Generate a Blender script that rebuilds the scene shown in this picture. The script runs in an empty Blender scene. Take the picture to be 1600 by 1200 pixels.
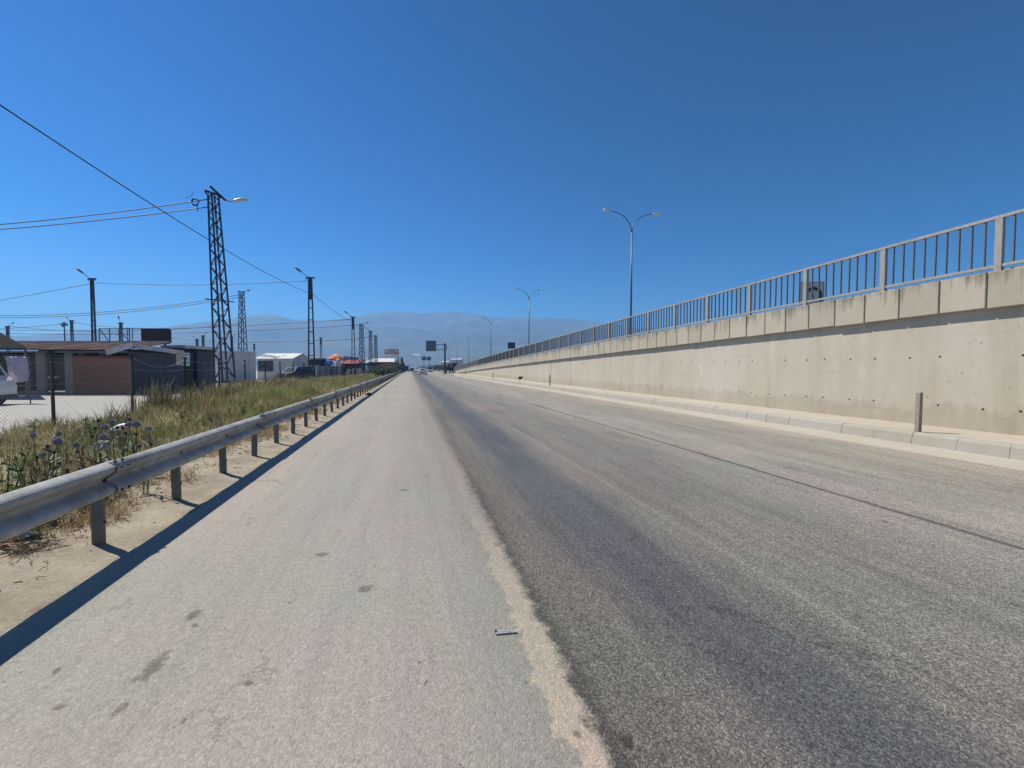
import bpy, bmesh, math, random
import numpy as np
from mathutils import Vector, Matrix, noise as mnoise
random.seed(7); np.random.seed(7)
R = math.radians
C = bpy.context.scene.collection
sc = bpy.context.scene

# ------------------------------------------------------------------ camera, sky, sun, exposure
CAMZ, F, YAW, PITCH = 1.6, 680.0, 13.24, 2.10
cam = bpy.data.cameras.new('camera'); camo = bpy.data.objects.new('camera', cam); C.objects.link(camo)
cam.sensor_width = 36; cam.lens = 36*F/1600; cam.clip_start = .05; cam.clip_end = 30000
camo.location = (0, 0, CAMZ); camo.rotation_euler = (R(90-PITCH), 0, R(-YAW))
sc.camera = camo

SUN_DIR = Vector((-.60, .45, 1.0)).normalized()          # towards the sun
SUN_EL = math.asin(SUN_DIR.z); SUN_AZ = math.atan2(SUN_DIR.x, SUN_DIR.y)
world = bpy.data.worlds.new('World'); sc.world = world; world.use_nodes = True
wn, wl = world.node_tree.nodes, world.node_tree.links
sky = wn.new('ShaderNodeTexSky'); sky.sky_type = 'NISHITA'; sky.sun_disc = False
sky.sun_elevation = SUN_EL; sky.sun_rotation = SUN_AZ
sky.altitude = 0; sky.air_density = 1.0; sky.dust_density = 0.3; sky.ozone_density = 4.0
bg = wn['Background']; bg.inputs['Strength'].default_value = 0.10
hs = wn.new('ShaderNodeHueSaturation'); hs.inputs['Saturation'].default_value = 1.18
g0 = wn.new('ShaderNodeVectorMath'); g0.operation = 'SCALE'; g0.inputs['Scale'].default_value = .10
gm = wn.new('ShaderNodeGamma'); gm.inputs['Gamma'].default_value = 1.9
g1 = wn.new('ShaderNodeVectorMath'); g1.operation = 'SCALE'; g1.inputs['Scale'].default_value = 10
wl.new(sky.outputs['Color'], g0.inputs[0]); wl.new(g0.outputs[0], gm.inputs['Color']); wl.new(gm.outputs[0], g1.inputs[0])
wl.new(g1.outputs[0], hs.inputs['Color']); wl.new(hs.outputs['Color'], bg.inputs['Color'])
sun = bpy.data.lights.new('sun', 'SUN'); suno = bpy.data.objects.new('sun', sun); C.objects.link(suno)
sun.energy = 5.0; sun.angle = R(.53); sun.color = (1.0, .94, .83)
suno.rotation_euler = SUN_DIR.to_track_quat('Z', 'Y').to_euler()
vs = sc.view_settings; vs.view_transform = 'Standard'; vs.look = 'None'; vs.exposure = 0.45; vs.gamma = 1
vs.use_curve_mapping = False
sc.cycles.max_bounces = 6; sc.cycles.diffuse_bounces = 3; sc.cycles.volume_bounces = 1
sc.cycles.transparent_max_bounces = 8; sc.cycles.use_denoising = True

# ------------------------------------------------------------------ places measured on the ground
_cy, _sy = math.cos(R(YAW)), math.sin(R(YAW))
def at(px, py, fwd):
    """a point 'fwd' metres ahead of the camera at the photograph's px, py"""
    u, v = (px-800)/F, (600-py)/F
    d = camo.rotation_euler.to_matrix() @ Vector((u, v, -1))
    h = d.x*_sy + d.y*_cy
    return Vector((0, 0, CAMZ)) + d*(fwd/h)
def on(px, fwd):
    p = at(px, 575, fwd); return (p.x, p.y)
def hz(py, fwd, px=640): return at(px, py, fwd).z

# ------------------------------------------------------------------ materials
def new_mat(name):
    m = bpy.data.materials.new(name); m.use_nodes = True
    n = m.node_tree.nodes; return m, n, m.node_tree.links, n['Principled BSDF']
def mat(name, col, rough=.7, metal=0, var=.15, scale=3.0, bump=.0, bscale=40, dirt=None, dscale=.8, damt=.5, obj_rand=0, stretch=(1,1,1), spec=.5, trans=0, world_co=True):
    m, n, l, b = new_mat(name)
    b.inputs['Roughness'].default_value = rough; b.inputs['Metallic'].default_value = metal
    b.inputs['Specular IOR Level'].default_value = spec
    if world_co:
        g = n.new('ShaderNodeNewGeometry'); co = g.outputs['Position']
    else:
        g = n.new('ShaderNodeTexCoord'); co = g.outputs['Object']
    mp = n.new('ShaderNodeMapping'); mp.inputs['Scale'].default_value = stretch; l.new(co, mp.inputs['Vector'])
    t = n.new('ShaderNodeTexNoise'); t.inputs['Scale'].default_value = scale; t.inputs['Detail'].default_value = 8; t.inputs['Roughness'].default_value = .65
    l.new(mp.outputs[0], t.inputs['Vector'])
    r = n.new('ShaderNodeValToRGB'); l.new(t.outputs['Fac'], r.inputs[0])
    r.color_ramp.elements[0].position = .3; r.color_ramp.elements[1].position = .7
    r.color_ramp.elements[0].color = [c*(1-var) for c in col]+[1]; r.color_ramp.elements[1].color = [min(1, c*(1+var)) for c in col]+[1]
    out = r.outputs[0]
    if dirt:
        t2 = n.new('ShaderNodeTexNoise'); t2.inputs['Scale'].default_value = dscale; t2.inputs['Detail'].default_value = 10; t2.inputs['Roughness'].default_value = .7
        l.new(mp.outputs[0], t2.inputs['Vector'])
        r2 = n.new('ShaderNodeValToRGB'); l.new(t2.outputs['Fac'], r2.inputs[0])
        r2.color_ramp.elements[0].position = .48; r2.color_ramp.elements[1].position = .68
        r2.color_ramp.elements[1].color = (damt, damt, damt, 1)
        mx = n.new('ShaderNodeMix'); mx.data_type = 'RGBA'; l.new(r2.outputs[0], mx.inputs[0]); l.new(out, mx.inputs[6]); mx.inputs[7].default_value = (*dirt, 1)
        out = mx.outputs[2]
    if obj_rand:
        oi = n.new('ShaderNodeObjectInfo'); mr = n.new('ShaderNodeMapRange'); l.new(oi.outputs['Random'], mr.inputs[0])
        mr.inputs[3].default_value = 1-obj_rand; mr.inputs[4].default_value = 1+obj_rand
        vm = n.new('ShaderNodeVectorMath'); vm.operation = 'SCALE'; l.new(out, vm.inputs[0]); l.new(mr.outputs[0], vm.inputs['Scale']); out = vm.outputs[0]
    l.new(out, b.inputs['Base Color'])
    if trans: b.inputs['Transmission Weight'].default_value = trans
    if bump:
        t3 = n.new('ShaderNodeTexNoise'); t3.inputs['Scale'].default_value = bscale; t3.inputs['Detail'].default_value = 5
        l.new(mp.outputs[0], t3.inputs['Vector'])
        bp = n.new('ShaderNodeBump'); bp.inputs['Strength'].default_value = bump; bp.inputs['Distance'].default_value = .02
        l.new(t3.outputs['Fac'], bp.inputs['Height']); l.new(bp.outputs[0], b.inputs['Normal'])
    return m

M = {}
M['steel'] = mat('galvanised steel', (.37, .37, .345), .6, .12, .25, 7, .12, 25, dirt=(.20, .16, .115), dscale=2.8, damt=.8)
M['steel_post'] = mat('weathered zinc post', (.15, .15, .145), .7, .3, .2, 9, .05, 60, dirt=(.24, .19, .14), dscale=4, damt=.5)
M['bolt'] = mat('dark bolt', (.05, .05, .055), .6, .5)
M['pole_dark'] = mat('dark painted lattice steel', (.035, .045, .075), .6, .3, .3, 3)
M['pole_far'] = mat('grey blue lattice steel', (.05, .065, .10), .6, .3, .3, 3)
M['lamp_pole'] = mat('lamp pole paint', (.10, .13, .18), .45, .4, .1, 3)
M['lamp_head'] = mat('lamp head grey', (.55, .57, .60), .4, .2, .1, 3)
M['lamp_glass'] = mat('lamp glass', (.75, .76, .74), .2, 0, .05, 3)
M['cable'] = mat('black cable', (.012, .015, .025), .6)
M['rail_paint'] = mat('railing warm grey paint', (.34, .325, .295), .5, .15, .12, 12, .03, 80, dirt=(.20, .16, .12), dscale=5, damt=.45)
M['black'] = mat('black plastic', (.012, .012, .014), .45)
M['rubber'] = mat('tyre rubber', (.02, .02, .021), .8, 0, .2, 8)
M['rim'] = mat('wheel rim', (.45, .46, .47), .35, .8)
M['glass'] = mat('dark car glass', (.02, .025, .032), .08, 0, .1)
M['win_glass'] = mat('window glass dark', (.035, .04, .05), .12, 0, .1)
M['white_paint'] = mat('white car paint', (.72, .72, .73), .3, 0, .04, 2, dirt=(.45, .42, .38), dscale=2, damt=.35)
M['dark_paint'] = mat('dark blue grey car paint', (.035, .042, .055), .55, 0, .1, 2, spec=.2)
M['red_light'] = mat('red lamp lens', (.35, .02, .02), .25)
M['clear_light'] = mat('clear lamp lens', (.7, .72, .75), .15)
M['white_wall'] = mat('white container wall', (.46, .47, .50), .6, 0, .07, .8, dirt=(.33, .32, .30), dscale=.7, damt=.5)
M['cream_wall'] = mat('cream hut wall', (.55, .55, .53), .6, 0, .06, .8, dirt=(.40, .38, .34), dscale=.7, damt=.5)
M['white_roof'] = mat('white sheet roof', (.62, .61, .58), .7, 0, .06, .6, spec=.2, dirt=(.42, .40, .36), dscale=.5, damt=.5)
M['dark_wall'] = mat('dark blue grey cladding', (.055, .062, .085), .7, 0, .2, 1.2, dirt=(.10, .09, .09), dscale=.9, damt=.5)
M['fascia'] = mat('weathered white fascia', (.50, .49, .48), .7, 0, .15, 3, dirt=(.25, .22, .2), dscale=2, damt=.6)
M['brown_roof'] = mat('rusty brown corrugated sheet', (.13, .075, .065), .8, 0, .4, 1.3, spec=.15, dirt=(.30, .25, .22), dscale=.8, damt=.6, obj_rand=.25)
M['grey_col'] = mat('grey render column', (.16, .165, .18), .8, 0, .2, 2)
M['brick'] = mat('dark red brick', (.18, .040, .030), .85, 0, .25, 5, obj_rand=.35)
M['mortar'] = mat('mortar', (.10, .075, .07), .9, 0, .2, 6)
M['brick_orange'] = mat('orange brick', (.34, .11, .06), .85, 0, .2, 5)
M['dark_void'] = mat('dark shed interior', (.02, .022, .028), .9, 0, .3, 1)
M['billboard_red'] = mat('dark maroon billboard back', (.040, .018, .020), .7, 0, .3, 1.0)
M['frame_metal'] = mat('thin frame metal', (.09, .11, .15), .6, .4)
M['cloth'] = mat('pale lilac cloth', (.50, .46, .56), .85, 0, .1, 2)
M['wood'] = mat('grey timber post', (.10, .085, .07), .85, 0, .3, 8)
M['fence_post'] = mat('dark green fence post', (.020, .028, .024), .7, .2, .3, 8)
M['wire'] = mat('galvanised fence wire', (.30, .31, .32), .5, .6)
M['sign_white'] = mat('white sign board', (.52, .56, .54), .55, 0, .08, 4, dirt=(.38, .36, .32), dscale=4, damt=.5)
M['sign_beige'] = mat('beige sign board', (.40, .39, .31), .6, 0, .08, 4)
M['sign_teal'] = mat('teal sign print', (.04, .20, .20), .6)
M['sign_dark'] = mat('dark slate sign back', (.035, .05, .075), .6, .2, .15, 2)
M['sign_navy'] = mat('navy sign print', (.012, .018, .05), .5)
M['sign_red'] = mat('red sign print', (.35, .06, .06), .6)
M['orange'] = mat('orange canvas', (.62, .16, .05), .8, 0, .12, 2)
M['blue_canvas'] = mat('blue canvas', (.07, .17, .50), .8, 0, .12, 2)
M['red_canvas'] = mat('dark red canvas', (.22, .035, .03), .8, 0, .2, 2)
M['sheet_grey'] = mat('grey sheet metal hoarding', (.13, .14, .17), .6, .2, .2, 2)
M['pale_junk'] = mat('pale goods', (.45, .42, .40), .8, 0, .2, 2)
M['peg'] = mat('weathered concrete peg', (.27, .235, .19), .9, 0, .2, 14, .2, 60)
M['plastic'] = mat('white plastic scrap', (.78, .79, .82), .35, 0, .08, 20)
M['foil'] = mat('crumpled silver foil', (.55, .58, .62), .35, .5, .15, 30)
M['leaf_dark'] = mat('dark tree foliage', (.035, .055, .022), .8, 0, .4, .8)
M['leaf_mid'] = mat('bush foliage', (.06, .10, .03), .8, 0, .4, 1.5)
M['bark'] = mat('bark', (.09, .065, .045), .9, 0, .3, 5)
M['house_wall'] = mat('pale far house wall', (.42, .40, .37), .8, 0, .2, .03, obj_rand=.3)
M['house_roof'] = mat('far house roof', (.20, .14, .12), .8, 0, .2, .03, obj_rand=.4)
M['stone'] = mat('pale stone', (.38, .35, .30), .9, 0, .2, 30)
M['twig'] = mat('dry twig', (.12, .07, .045), .9, 0, .3, 20)
M['thistle_head'] = mat('globe thistle head', (.30, .29, .33), .8, 0, .35, 60)
M['thistle_bud'] = mat('dark thistle bud', (.05, .055, .07), .8, 0, .35, 60)
M['thistle_stem'] = mat('pale thistle stem', (.13, .16, .09), .8, 0, .2, 20)

# --- concrete of the retaining wall
def concrete(name, col, streak=True, panels=False):
    m, n, l, b = new_mat(name); b.inputs['Roughness'].default_value = .85
    g = n.new('ShaderNodeNewGeometry'); P = g.outputs['Position']
    def nz(scale, st=(1, 1, 1), det=8, ro=.6):
        mp = n.new('ShaderNodeMapping'); mp.inputs['Scale'].default_value = st; l.new(P, mp.inputs['Vector'])
        t = n.new('ShaderNodeTexNoise'); t.inputs['Scale'].default_value = scale; t.inputs['Detail'].default_value = det; t.inputs['Roughness'].default_value = ro
        l.new(mp.outputs[0], t.inputs['Vector']); return t.outputs['Fac']
    def ramp(fac, p0, p1, c0, c1):
        r = n.new('ShaderNodeValToRGB'); l.new(fac, r.inputs[0]); e = r.color_ramp.elements
        e[0].position, e[1].position = p0, p1; e[0].color = c0; e[1].color = c1; return r.outputs[0]
    def mul(a, bb, f=1.0):
        x = n.new('ShaderNodeMix'); x.data_type = 'RGBA'; x.blend_type = 'MULTIPLY'; x.inputs[0].default_value = f
        l.new(a, x.inputs[6]); l.new(bb, x.inputs[7]); return x.outputs[2]
    base = ramp(nz(.35), .3, .7, (col[0]*.93, col[1]*.90, col[2]*.86, 1), (col[0]*1.05, col[1]*1.06, col[2]*1.10, 1))
    base = mul(base, ramp(nz(5, (1, 1, .6), 10, .7), .25, .75, (.88, .87, .85, 1), (1.0, 1.0, 1.0, 1)))
    base = mul(base, ramp(nz(45, (1, 1, 1), 4), .2, .6, (.86, .86, .85, 1), (1, 1, 1, 1)), .6)
    if streak:      # vertical run marks and faint pour lines
        base = mul(base, ramp(nz(2.2, (1, 1, .07), 8, .65), .30, .62, (.90, .88, .84, 1), (1, 1, 1, 1)))
        base = mul(base, ramp(nz(1.3, (.3, .3, 4.0), 6), .26, .42, (.92, .91, .88, 1), (1, 1, 1, 1)))
        base = mul(base, ramp(nz(1.1, (1, 1, .35), 9, .75), .56, .66, (1, 1, 1, 1), (1.10, 1.09, 1.08, 1)))
        base = mul(base, ramp(nz(.55, (1, 1, .12), 6, .6), .36, .40, (.93, .92, .89, 1), (1, 1, 1, 1)))
        sp = nz(9, (1, 1, .8), 3, .5)
        base = mul(base, ramp(sp, .26, .31, (.62, .57, .5, 1), (1, 1, 1, 1)), .8)
        # grime rising from the foot of the wall: a band of dust stain with a ragged top
        sx = n.new('ShaderNodeSeparateXYZ'); l.new(P, sx.inputs[0])
        a = n.new('ShaderNodeMath'); a.operation = 'MULTIPLY_ADD'; l.new(nz(2.0, (1, 1, .3), 8, .7), a.inputs[0]); a.inputs[1].default_value = -1.2; l.new(sx.outputs[2], a.inputs[2])
        base = mul(base, ramp(a.outputs[0], -.62, .15, (.74, .71, .64, 1), (1, 1, 1, 1)), .55)
    if panels:      # black algae runs from the top edge of each panel
        at_ = n.new('ShaderNodeAttribute'); at_.attribute_name = 'drop'; d = at_.outputs['Fac']     # metres below the top edge
        s = nz(7, (1, 1, .06), 8, .8)
        s2 = nz(.9, (1, 1, 1), 3)
        a = n.new('ShaderNodeMath'); a.operation = 'MULTIPLY_ADD'; l.new(d, a.inputs[0]); a.inputs[1].default_value = .42; l.new(s, a.inputs[2])
        a2 = n.new('ShaderNodeMath'); a2.operation = 'MULTIPLY_ADD'; l.new(s2, a2.inputs[0]); a2.inputs[1].default_value = .55; l.new(a.outputs[0], a2.inputs[2])
        base = mul(base, ramp(a2.outputs[0], .62, .90, (.30, .285, .255, 1), (1, 1, 1, 1)))
        oi = n.new('ShaderNodeObjectInfo')
        base = mul(base, ramp(oi.outputs['Random'], 0, 1, (.86, .85, .82, 1), (1.0, .98, .96, 1)))
    l.new(base, b.inputs['Base Color'])
    bp = n.new('ShaderNodeBump'); bp.inputs['Strength'].default_value = .35; bp.inputs['Distance'].default_value = .01
    l.new(nz(18, (1, 1, 1), 6, .65), bp.inputs['Height']); l.new(bp.outputs[0], b.inputs['Normal'])
    return m
M['wall_conc'] = concrete('retaining wall concrete', (.50, .46, .38))
M['panel_conc'] = concrete('parapet panel concrete', (.46, .43, .35), False, True)
M['kerb_conc'] = concrete('kerb concrete', (.36, .335, .28), False)
M['walk_conc'] = concrete('dusty footway concrete', (.44, .40, .33), False)
M['deck'] = mat('ramp deck asphalt', (.16, .155, .15), .9)

# --- road
def road_material():
    m, n, l, b = new_mat('worn asphalt')
    g = n.new('ShaderNodeNewGeometry'); P = g.outputs['Position']
    sx = n.new('ShaderNodeSeparateXYZ'); l.new(P, sx.inputs[0]); X = sx.outputs[0]; Y = sx.outputs[1]
    def nz(scale, st=(1, 1, 1), det=6, ro=.6, off=(0, 0, 0)):
        mp = n.new('ShaderNodeMapping'); mp.inputs['Scale'].default_value = st; mp.inputs['Location'].default_value = off; l.new(P, mp.inputs['Vector'])
        t = n.new('ShaderNodeTexNoise'); t.inputs['Scale'].default_value = scale; t.inputs['Detail'].default_value = det; t.inputs['Roughness'].default_value = ro
        l.new(mp.outputs[0], t.inputs['Vector']); return t.outputs['Fac']
    def ma(op, a, b_, c=None):
        x = n.new('ShaderNodeMath'); x.operation = op
        for i, v in enumerate((a, b_, c)):
            if v is None: continue
            if isinstance(v, (int, float)): x.inputs[i].default_value = v
            else: l.new(v, x.inputs[i])
        return x.outputs[0]
    def rampn(fac, stops):
        r = n.new('ShaderNodeValToRGB'); l.new(fac, r.inputs[0]); e = r.color_ramp.elements
        while len(e) < len(stops): e.new(.5)
        for i, (p, c) in enumerate(stops):
            e[i].position = p; e[i].color = (*c, 1) if len(c) == 3 else c
        return r.outputs[0]
    def mul(a, bb, f=1.0):
        x = n.new('ShaderNodeMix'); x.data_type = 'RGBA'; x.blend_type = 'MULTIPLY'
        if isinstance(f, (int, float)): x.inputs[0].default_value = f
        else: l.new(f, x.inputs[0])
        l.new(a, x.inputs[6]); l.new(bb, x.inputs[7]); return x.outputs[2]
    def mix(f, a, bb):
        x = n.new('ShaderNodeMix'); x.data_type = 'RGBA'
        l.new(f, x.inputs[0]) if not isinstance(f, (int, float)) else None
        for i, v in ((6, a), (7, bb)):
            if isinstance(v, tuple): x.inputs[i].default_value = (*v, 1)
            else: l.new(v, x.inputs[i])
        return x.outputs[2]
    # position across the road, wavering along it
    wav = ma('MULTIPLY_ADD', nz(.9, (.25, .18, 1), 4), .9, -.45)
    fine = ma('MULTIPLY_ADD', nz(7, (1, 1, 1), 5, .65), .10, -.05)
    Xb = ma('ADD', ma('ADD', X, wav), ma('MULTIPLY', fine, 2.2))       # broad wear
    Xs = ma('ADD', ma('ADD', X, ma('MULTIPLY', fine, 2.4)), ma('MULTIPLY_ADD', nz(.5, (.01, 1, 1), 2), .06, -.03))   # crisp seam
    u = ma('DIVIDE', ma('ADD', Xb, 3.0), 14.0)
    def q(x): return (x+3)/14
    right = rampn(u, [(q(.7), (.098, .093, .084)), (q(1.0), (.120, .113, .101)), (q(1.25), (.128, .122, .112)), (q(1.6), (.082, .086, .092)), (q(2.05), (.088, .092, .097)),
                      (q(2.45), (.155, .149, .137)), (q(3.3), (.165, .161, .150)), (q(4.2), (.175, .171, .159)), (q(5.1), (.235, .226, .205)), (q(6.2), (.262, .252, .227)),
                      (q(7.4), (.235, .224, .198)), (q(8.6), (.265, .25, .216)), (q(9.3), (.32, .295, .25))])
    left = rampn(ma('DIVIDE', ma('ADD', Xb, 3.0), 4.0), [(0, (.38, .352, .29)), (.18, (.322, .307, .270)), (.45, (.292, .281, .252)), (.62, (.302, .289, .260)), (.85, (.262, .251, .228)), (.95, (.215, .203, .18))])
    strip = mix(nz(12, (1, 1, 1), 5), (.35, .30, .245), (.40, .345, .285))
    soft = ma('MINIMUM', ma('MULTIPLY_ADD', ma('MAXIMUM', Y, 0.0), .022, .015), .55)
    edge_r = rampn(ma('ADD', ma('DIVIDE', ma('SUBTRACT', Xs, .785), soft), .5), [(0, (0, 0, 0)), (1, (1, 1, 1))])           # right of the seam
    Xl = ma('ADD', X, ma('ADD', ma('MULTIPLY_ADD', nz(3.2, (1, .8, 1), 5, .7), .46, -.23), ma('MULTIPLY', fine, 1.5)))
    edge_l = rampn(ma('MULTIPLY', rampn(Xl, [(.62, (0, 0, 0)), (.645, (1, 1, 1))]), rampn(ma('ADD', ma('MULTIPLY', Y, .16), ma('MULTIPLY_ADD', nz(.9, (1, .6, 1), 5, .7), .9, -.45)), [(.36, (1, 1, 1)), (.75, (.22, .22, .22))])), [(0, (0, 0, 0)), (1, (1, 1, 1))])
    col = mix(edge_l, left, strip); col = mix(edge_r, col, right)
    # dark line hugging the seam
    d = ma('ABSOLUTE', ma('SUBTRACT', Xs, .845), 0)
    col = mul(col, rampn(d, [(.0, (.62, .62, .64)), (.055, (1, 1, 1))]), rampn(ma('MULTIPLY', Y, .1), [(.1, (1, 1, 1)), (.9, (.15, .15, .15))]))
    # lane joint cracks
    def crack(x0, w, dark, amp=.06, gap=None):
        xx = ma('ADD', X, ma('ADD', ma('MULTIPLY_ADD', nz(1.6, (.01, 1, 1), 6, .6, (0, x0*7, 0)), amp*2, -amp), ma('MULTIPLY', fine, .25)))
        dd = ma('ABSOLUTE', ma('SUBTRACT', xx, x0), 0)
        return rampn(dd, [(0, (dark,)*3), (w*.5, (dark,)*3), (w, (1, 1, 1))])
    col = mul(col, crack(5.28, .055, .40, .05))
    col = mul(col, crack(2.66, .035, 1.30, .05), .5)
    right_m = edge_r
    # long tyre streaks
    col = mul(col, rampn(nz(5.5, (1, .045, 1), 8, .7), [(.28, (.70, .70, .73)), (.5, (1, 1, 1)), (.72, (1.18, 1.16, 1.12))]), mix(right_m, (.45,)*3, (.95,)*3))
    col = mul(col, rampn(nz(.45, (1, .35, 1), 5, .6, (5, 3, 0)), [(.3, (.90, .91, .93)), (.7, (1.08, 1.05, 1.02))]))
    # broad pinkish / greenish mottling
    col = mul(col, rampn(nz(.8, (1, 1, 1), 3, .5, (9, 1, 0)), [(.38, (.97, 1.0, .955)), (.62, (1.045, .985, .985))]))
    # aggregate: stones proud of the bitumen
    vo = n.new('ShaderNodeTexVoronoi'); vo.inputs['Scale'].default_value = 135; l.new(P, vo.inputs['Vector'])
    bw = n.new('ShaderNodeRGBToBW'); l.new(vo.outputs['Color'], bw.inputs[0])
    right_mask = edge_r
    stones = rampn(bw.outputs[0], [(.12, (.45, .45, .46)), (.42, (.88, .88, .88)), (.6, (1.06, 1.06, 1.05)), (.85, (2.0, 1.95, 1.84))])
    stones_s = rampn(bw.outputs[0], [(.12, (.80, .79, .78)), (.4, (.98, .98, .98)), (.7, (1.03, 1.02, 1.02)), (.9, (1.26, 1.25, 1.22))])
    col = mul(col, mix(right_mask, stones_s, stones))
    vo2 = n.new('ShaderNodeTexVoronoi'); vo2.inputs['Scale'].default_value = 48; l.new(P, vo2.inputs['Vector'])
    bw2 = n.new('ShaderNodeRGBToBW'); l.new(vo2.outputs['Color'], bw2.inputs[0])
    col = mul(col, rampn(bw2.outputs[0], [(.1, (.92, .92, .92)), (.5, (1, 1, 1)), (.93, (1.10, 1.09, 1.07))]))
    col = mul(col, rampn(nz(26, (1, 1, 1), 6, .75), [(.3, (.78, .78, .78)), (.55, (1, 1, 1)), (.75, (1.14, 1.13, 1.1))]), .85)
    col = mul(col, mix(right_mask, (1., 1., 1.), rampn(nz(1.8, (1, .16, 1), 8, .75, (1, 4, 0)), [(.34, (.78, .79, .81)), (.52, (1, 1, 1)), (.7, (1.14, 1.12, 1.09))])))
    for sc_c, th, off in ((.55, .004, 0), (.9, .0035, 7)):
        wv = n.new('ShaderNodeTexNoise'); wv.inputs['Scale'].default_value = 2.5; wv.inputs['Detail'].default_value = 8; wv.inputs['Roughness'].default_value = .7; l.new(P, wv.inputs['Vector'])
        av = n.new('ShaderNodeVectorMath'); av.operation = 'MULTIPLY_ADD'; l.new(wv.outputs['Color'], av.inputs[0]); av.inputs[1].default_value = (.5, .5, .5); l.new(P, av.inputs[2])
        mp = n.new('ShaderNodeMapping'); mp.inputs['Location'].default_value = (off, off, 0); mp.inputs['Scale'].default_value = (1, .45, 1); l.new(av.outputs[0], mp.inputs['Vector'])
        vc = n.new('ShaderNodeTexVoronoi'); vc.feature = 'DISTANCE_TO_EDGE'; vc.inputs['Scale'].default_value = sc_c; l.new(mp.outputs[0], vc.inputs['Vector'])
        cm = rampn(vc.outputs['Distance'], [(0, (.60, .58, .56)), (th*2, (1, 1, 1))])
        msk = rampn(nz(.5, (1, 1, 1), 4, .6, (off+2, 1, 0)), [(.52, (0, 0, 0)), (.60, (1, 1, 1))])
        col = mul(col, cm, msk)
    # small oil spots and pock marks
    sp = nz(3.6, (1, .55, 1), 4, .62, (2.3, 8, 0))
    col = mul(col, rampn(sp, [(.275, (.50, .46, .42)), (.31, (1, 1, 1))]), .9)
    sp3 = nz(14, (1, .5, 1), 3, .6, (7.7, 2, 0))
    col = mul(col, rampn(sp3, [(.275, (.46, .43, .41)), (.31, (1, 1, 1))]), .9)
    # single stains where the photograph has them
    for (px, py, ax, ay) in [(293, 968, .050, .10), (224, 1055, .055, .16), (497, 871, .07, .06), (568, 925, .06, .07), (375, 1082, .03, .035), (168, 1123, .025, .06),
                             (70, 1121, .03, .035), (290, 987, .03, .03), (985, 1178, .035, .05), (905, 1165, .02, .03), (630, 767, .08, .05), (520, 768, .05, .03)]:
        fw = 1088/(py-575); gx, gy = on(px, fw)
        dx = ma('DIVIDE', ma('SUBTRACT', ma('ADD', X, ma('MULTIPLY', fine, .6)), gx), ax); dy = ma('DIVIDE', ma('SUBTRACT', ma('ADD', Y, ma('MULTIPLY', fine, .9)), gy), ay)
        rr = ma('ADD', ma('MULTIPLY', dx, dx), ma('MULTIPLY', dy, dy))
        rr = ma('ADD', rr, ma('MULTIPLY_ADD', nz(24, (1, 1, 1), 6, .75), 4.0, -1.9))
        col = mul(col, rampn(rr, [(.30, (.44, .40, .35)), (.95, (1, 1, 1))]), .85)
    l.new(col, b.inputs['Base Color'])
    b.inputs['Roughness'].default_value = .78; b.inputs['Specular IOR Level'].default_value = .35
    # polished wheel path
    pol = rampn(u, [(q(1.0), (.80,)*3), (q(1.5), (.58,)*3), (q(2.2), (.58,)*3), (q(2.8), (.80,)*3)])
    l.new(pol, b.inputs['Roughness'])
    h = ma('ADD', ma('MULTIPLY', vo.outputs['Distance'], -.9), ma('ADD', nz(60, (1, 1, 1), 4, .6), ma('MULTIPLY', vo2.outputs['Distance'], -.6)))
    bp = n.new('ShaderNodeBump'); bp.inputs['Strength'].default_value = .55; bp.inputs['Distance'].default_value = .006
    l.new(h, bp.inputs['Height']); l.new(bp.outputs[0], b.inputs['Normal'])
    return m
M['road'] = road_material()

def soil_material(name, c0, c1, c2, stones=True):
    m, n, l, b = new_mat(name); b.inputs['Roughness'].default_value = .95; b.inputs['Specular IOR Level'].default_value = .15
    g = n.new('ShaderNodeNewGeometry'); P = g.outputs['Position']
    def nz(s, d=8, r=.65):
        t = n.new('ShaderNodeTexNoise'); t.inputs['Scale'].default_value = s; t.inputs['Detail'].default_value = d; t.inputs['Roughness'].default_value = r; l.new(P, t.inputs['Vector']); return t.outputs['Fac']
    r = n.new('ShaderNodeValToRGB'); l.new(nz(1.6), r.inputs[0]); e = r.color_ramp.elements; e.new(.5)
    for i, (p, c) in enumerate(((.32, c0), (.5, c1), (.68, c2))): e[i].position = p; e[i].color = (*c, 1)
    r2 = n.new('ShaderNodeValToRGB'); l.new(nz(38, 6, .75), r2.inputs[0]); r2.color_ramp.elements[0].position = .28; r2.color_ramp.elements[1].position = .62
    r2.color_ramp.elements[0].color = (.62, .60, .57, 1)
    x = n.new('ShaderNodeMix'); x.data_type = 'RGBA'; x.blend_type = 'MULTIPLY'; x.inputs[0].default_value = .9; l.new(r.outputs[0], x.inputs[6]); l.new(r2.outputs[0], x.inputs[7])
    l.new(x.outputs[2], b.inputs['Base Color'])
    bp = n.new('ShaderNodeBump'); bp.inputs['Strength'].default_value = .7; bp.inputs['Distance'].default_value = .02; l.new(nz(22, 8, .7), bp.inputs['Height']); l.new(bp.outputs[0], b.inputs['Normal'])
    return m
M['dirt'] = soil_material('dusty verge soil', (.27, .225, .165), (.36, .315, .24), (.42, .375, .295))
M['yard'] = soil_material('pale gravel yard', (.40, .39, .36), (.46, .45, .42), (.50, .485, .45))
M['ground'] = soil_material('dry plain', (.24, .21, .15), (.28, .25, .18), (.20, .20, .12))
M['hill'] = mat('dry hillside', (.10, .095, .08), .95, 0, .45, .0016, dirt=(.055, .065, .035), dscale=.0035, damt=.7)
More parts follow.
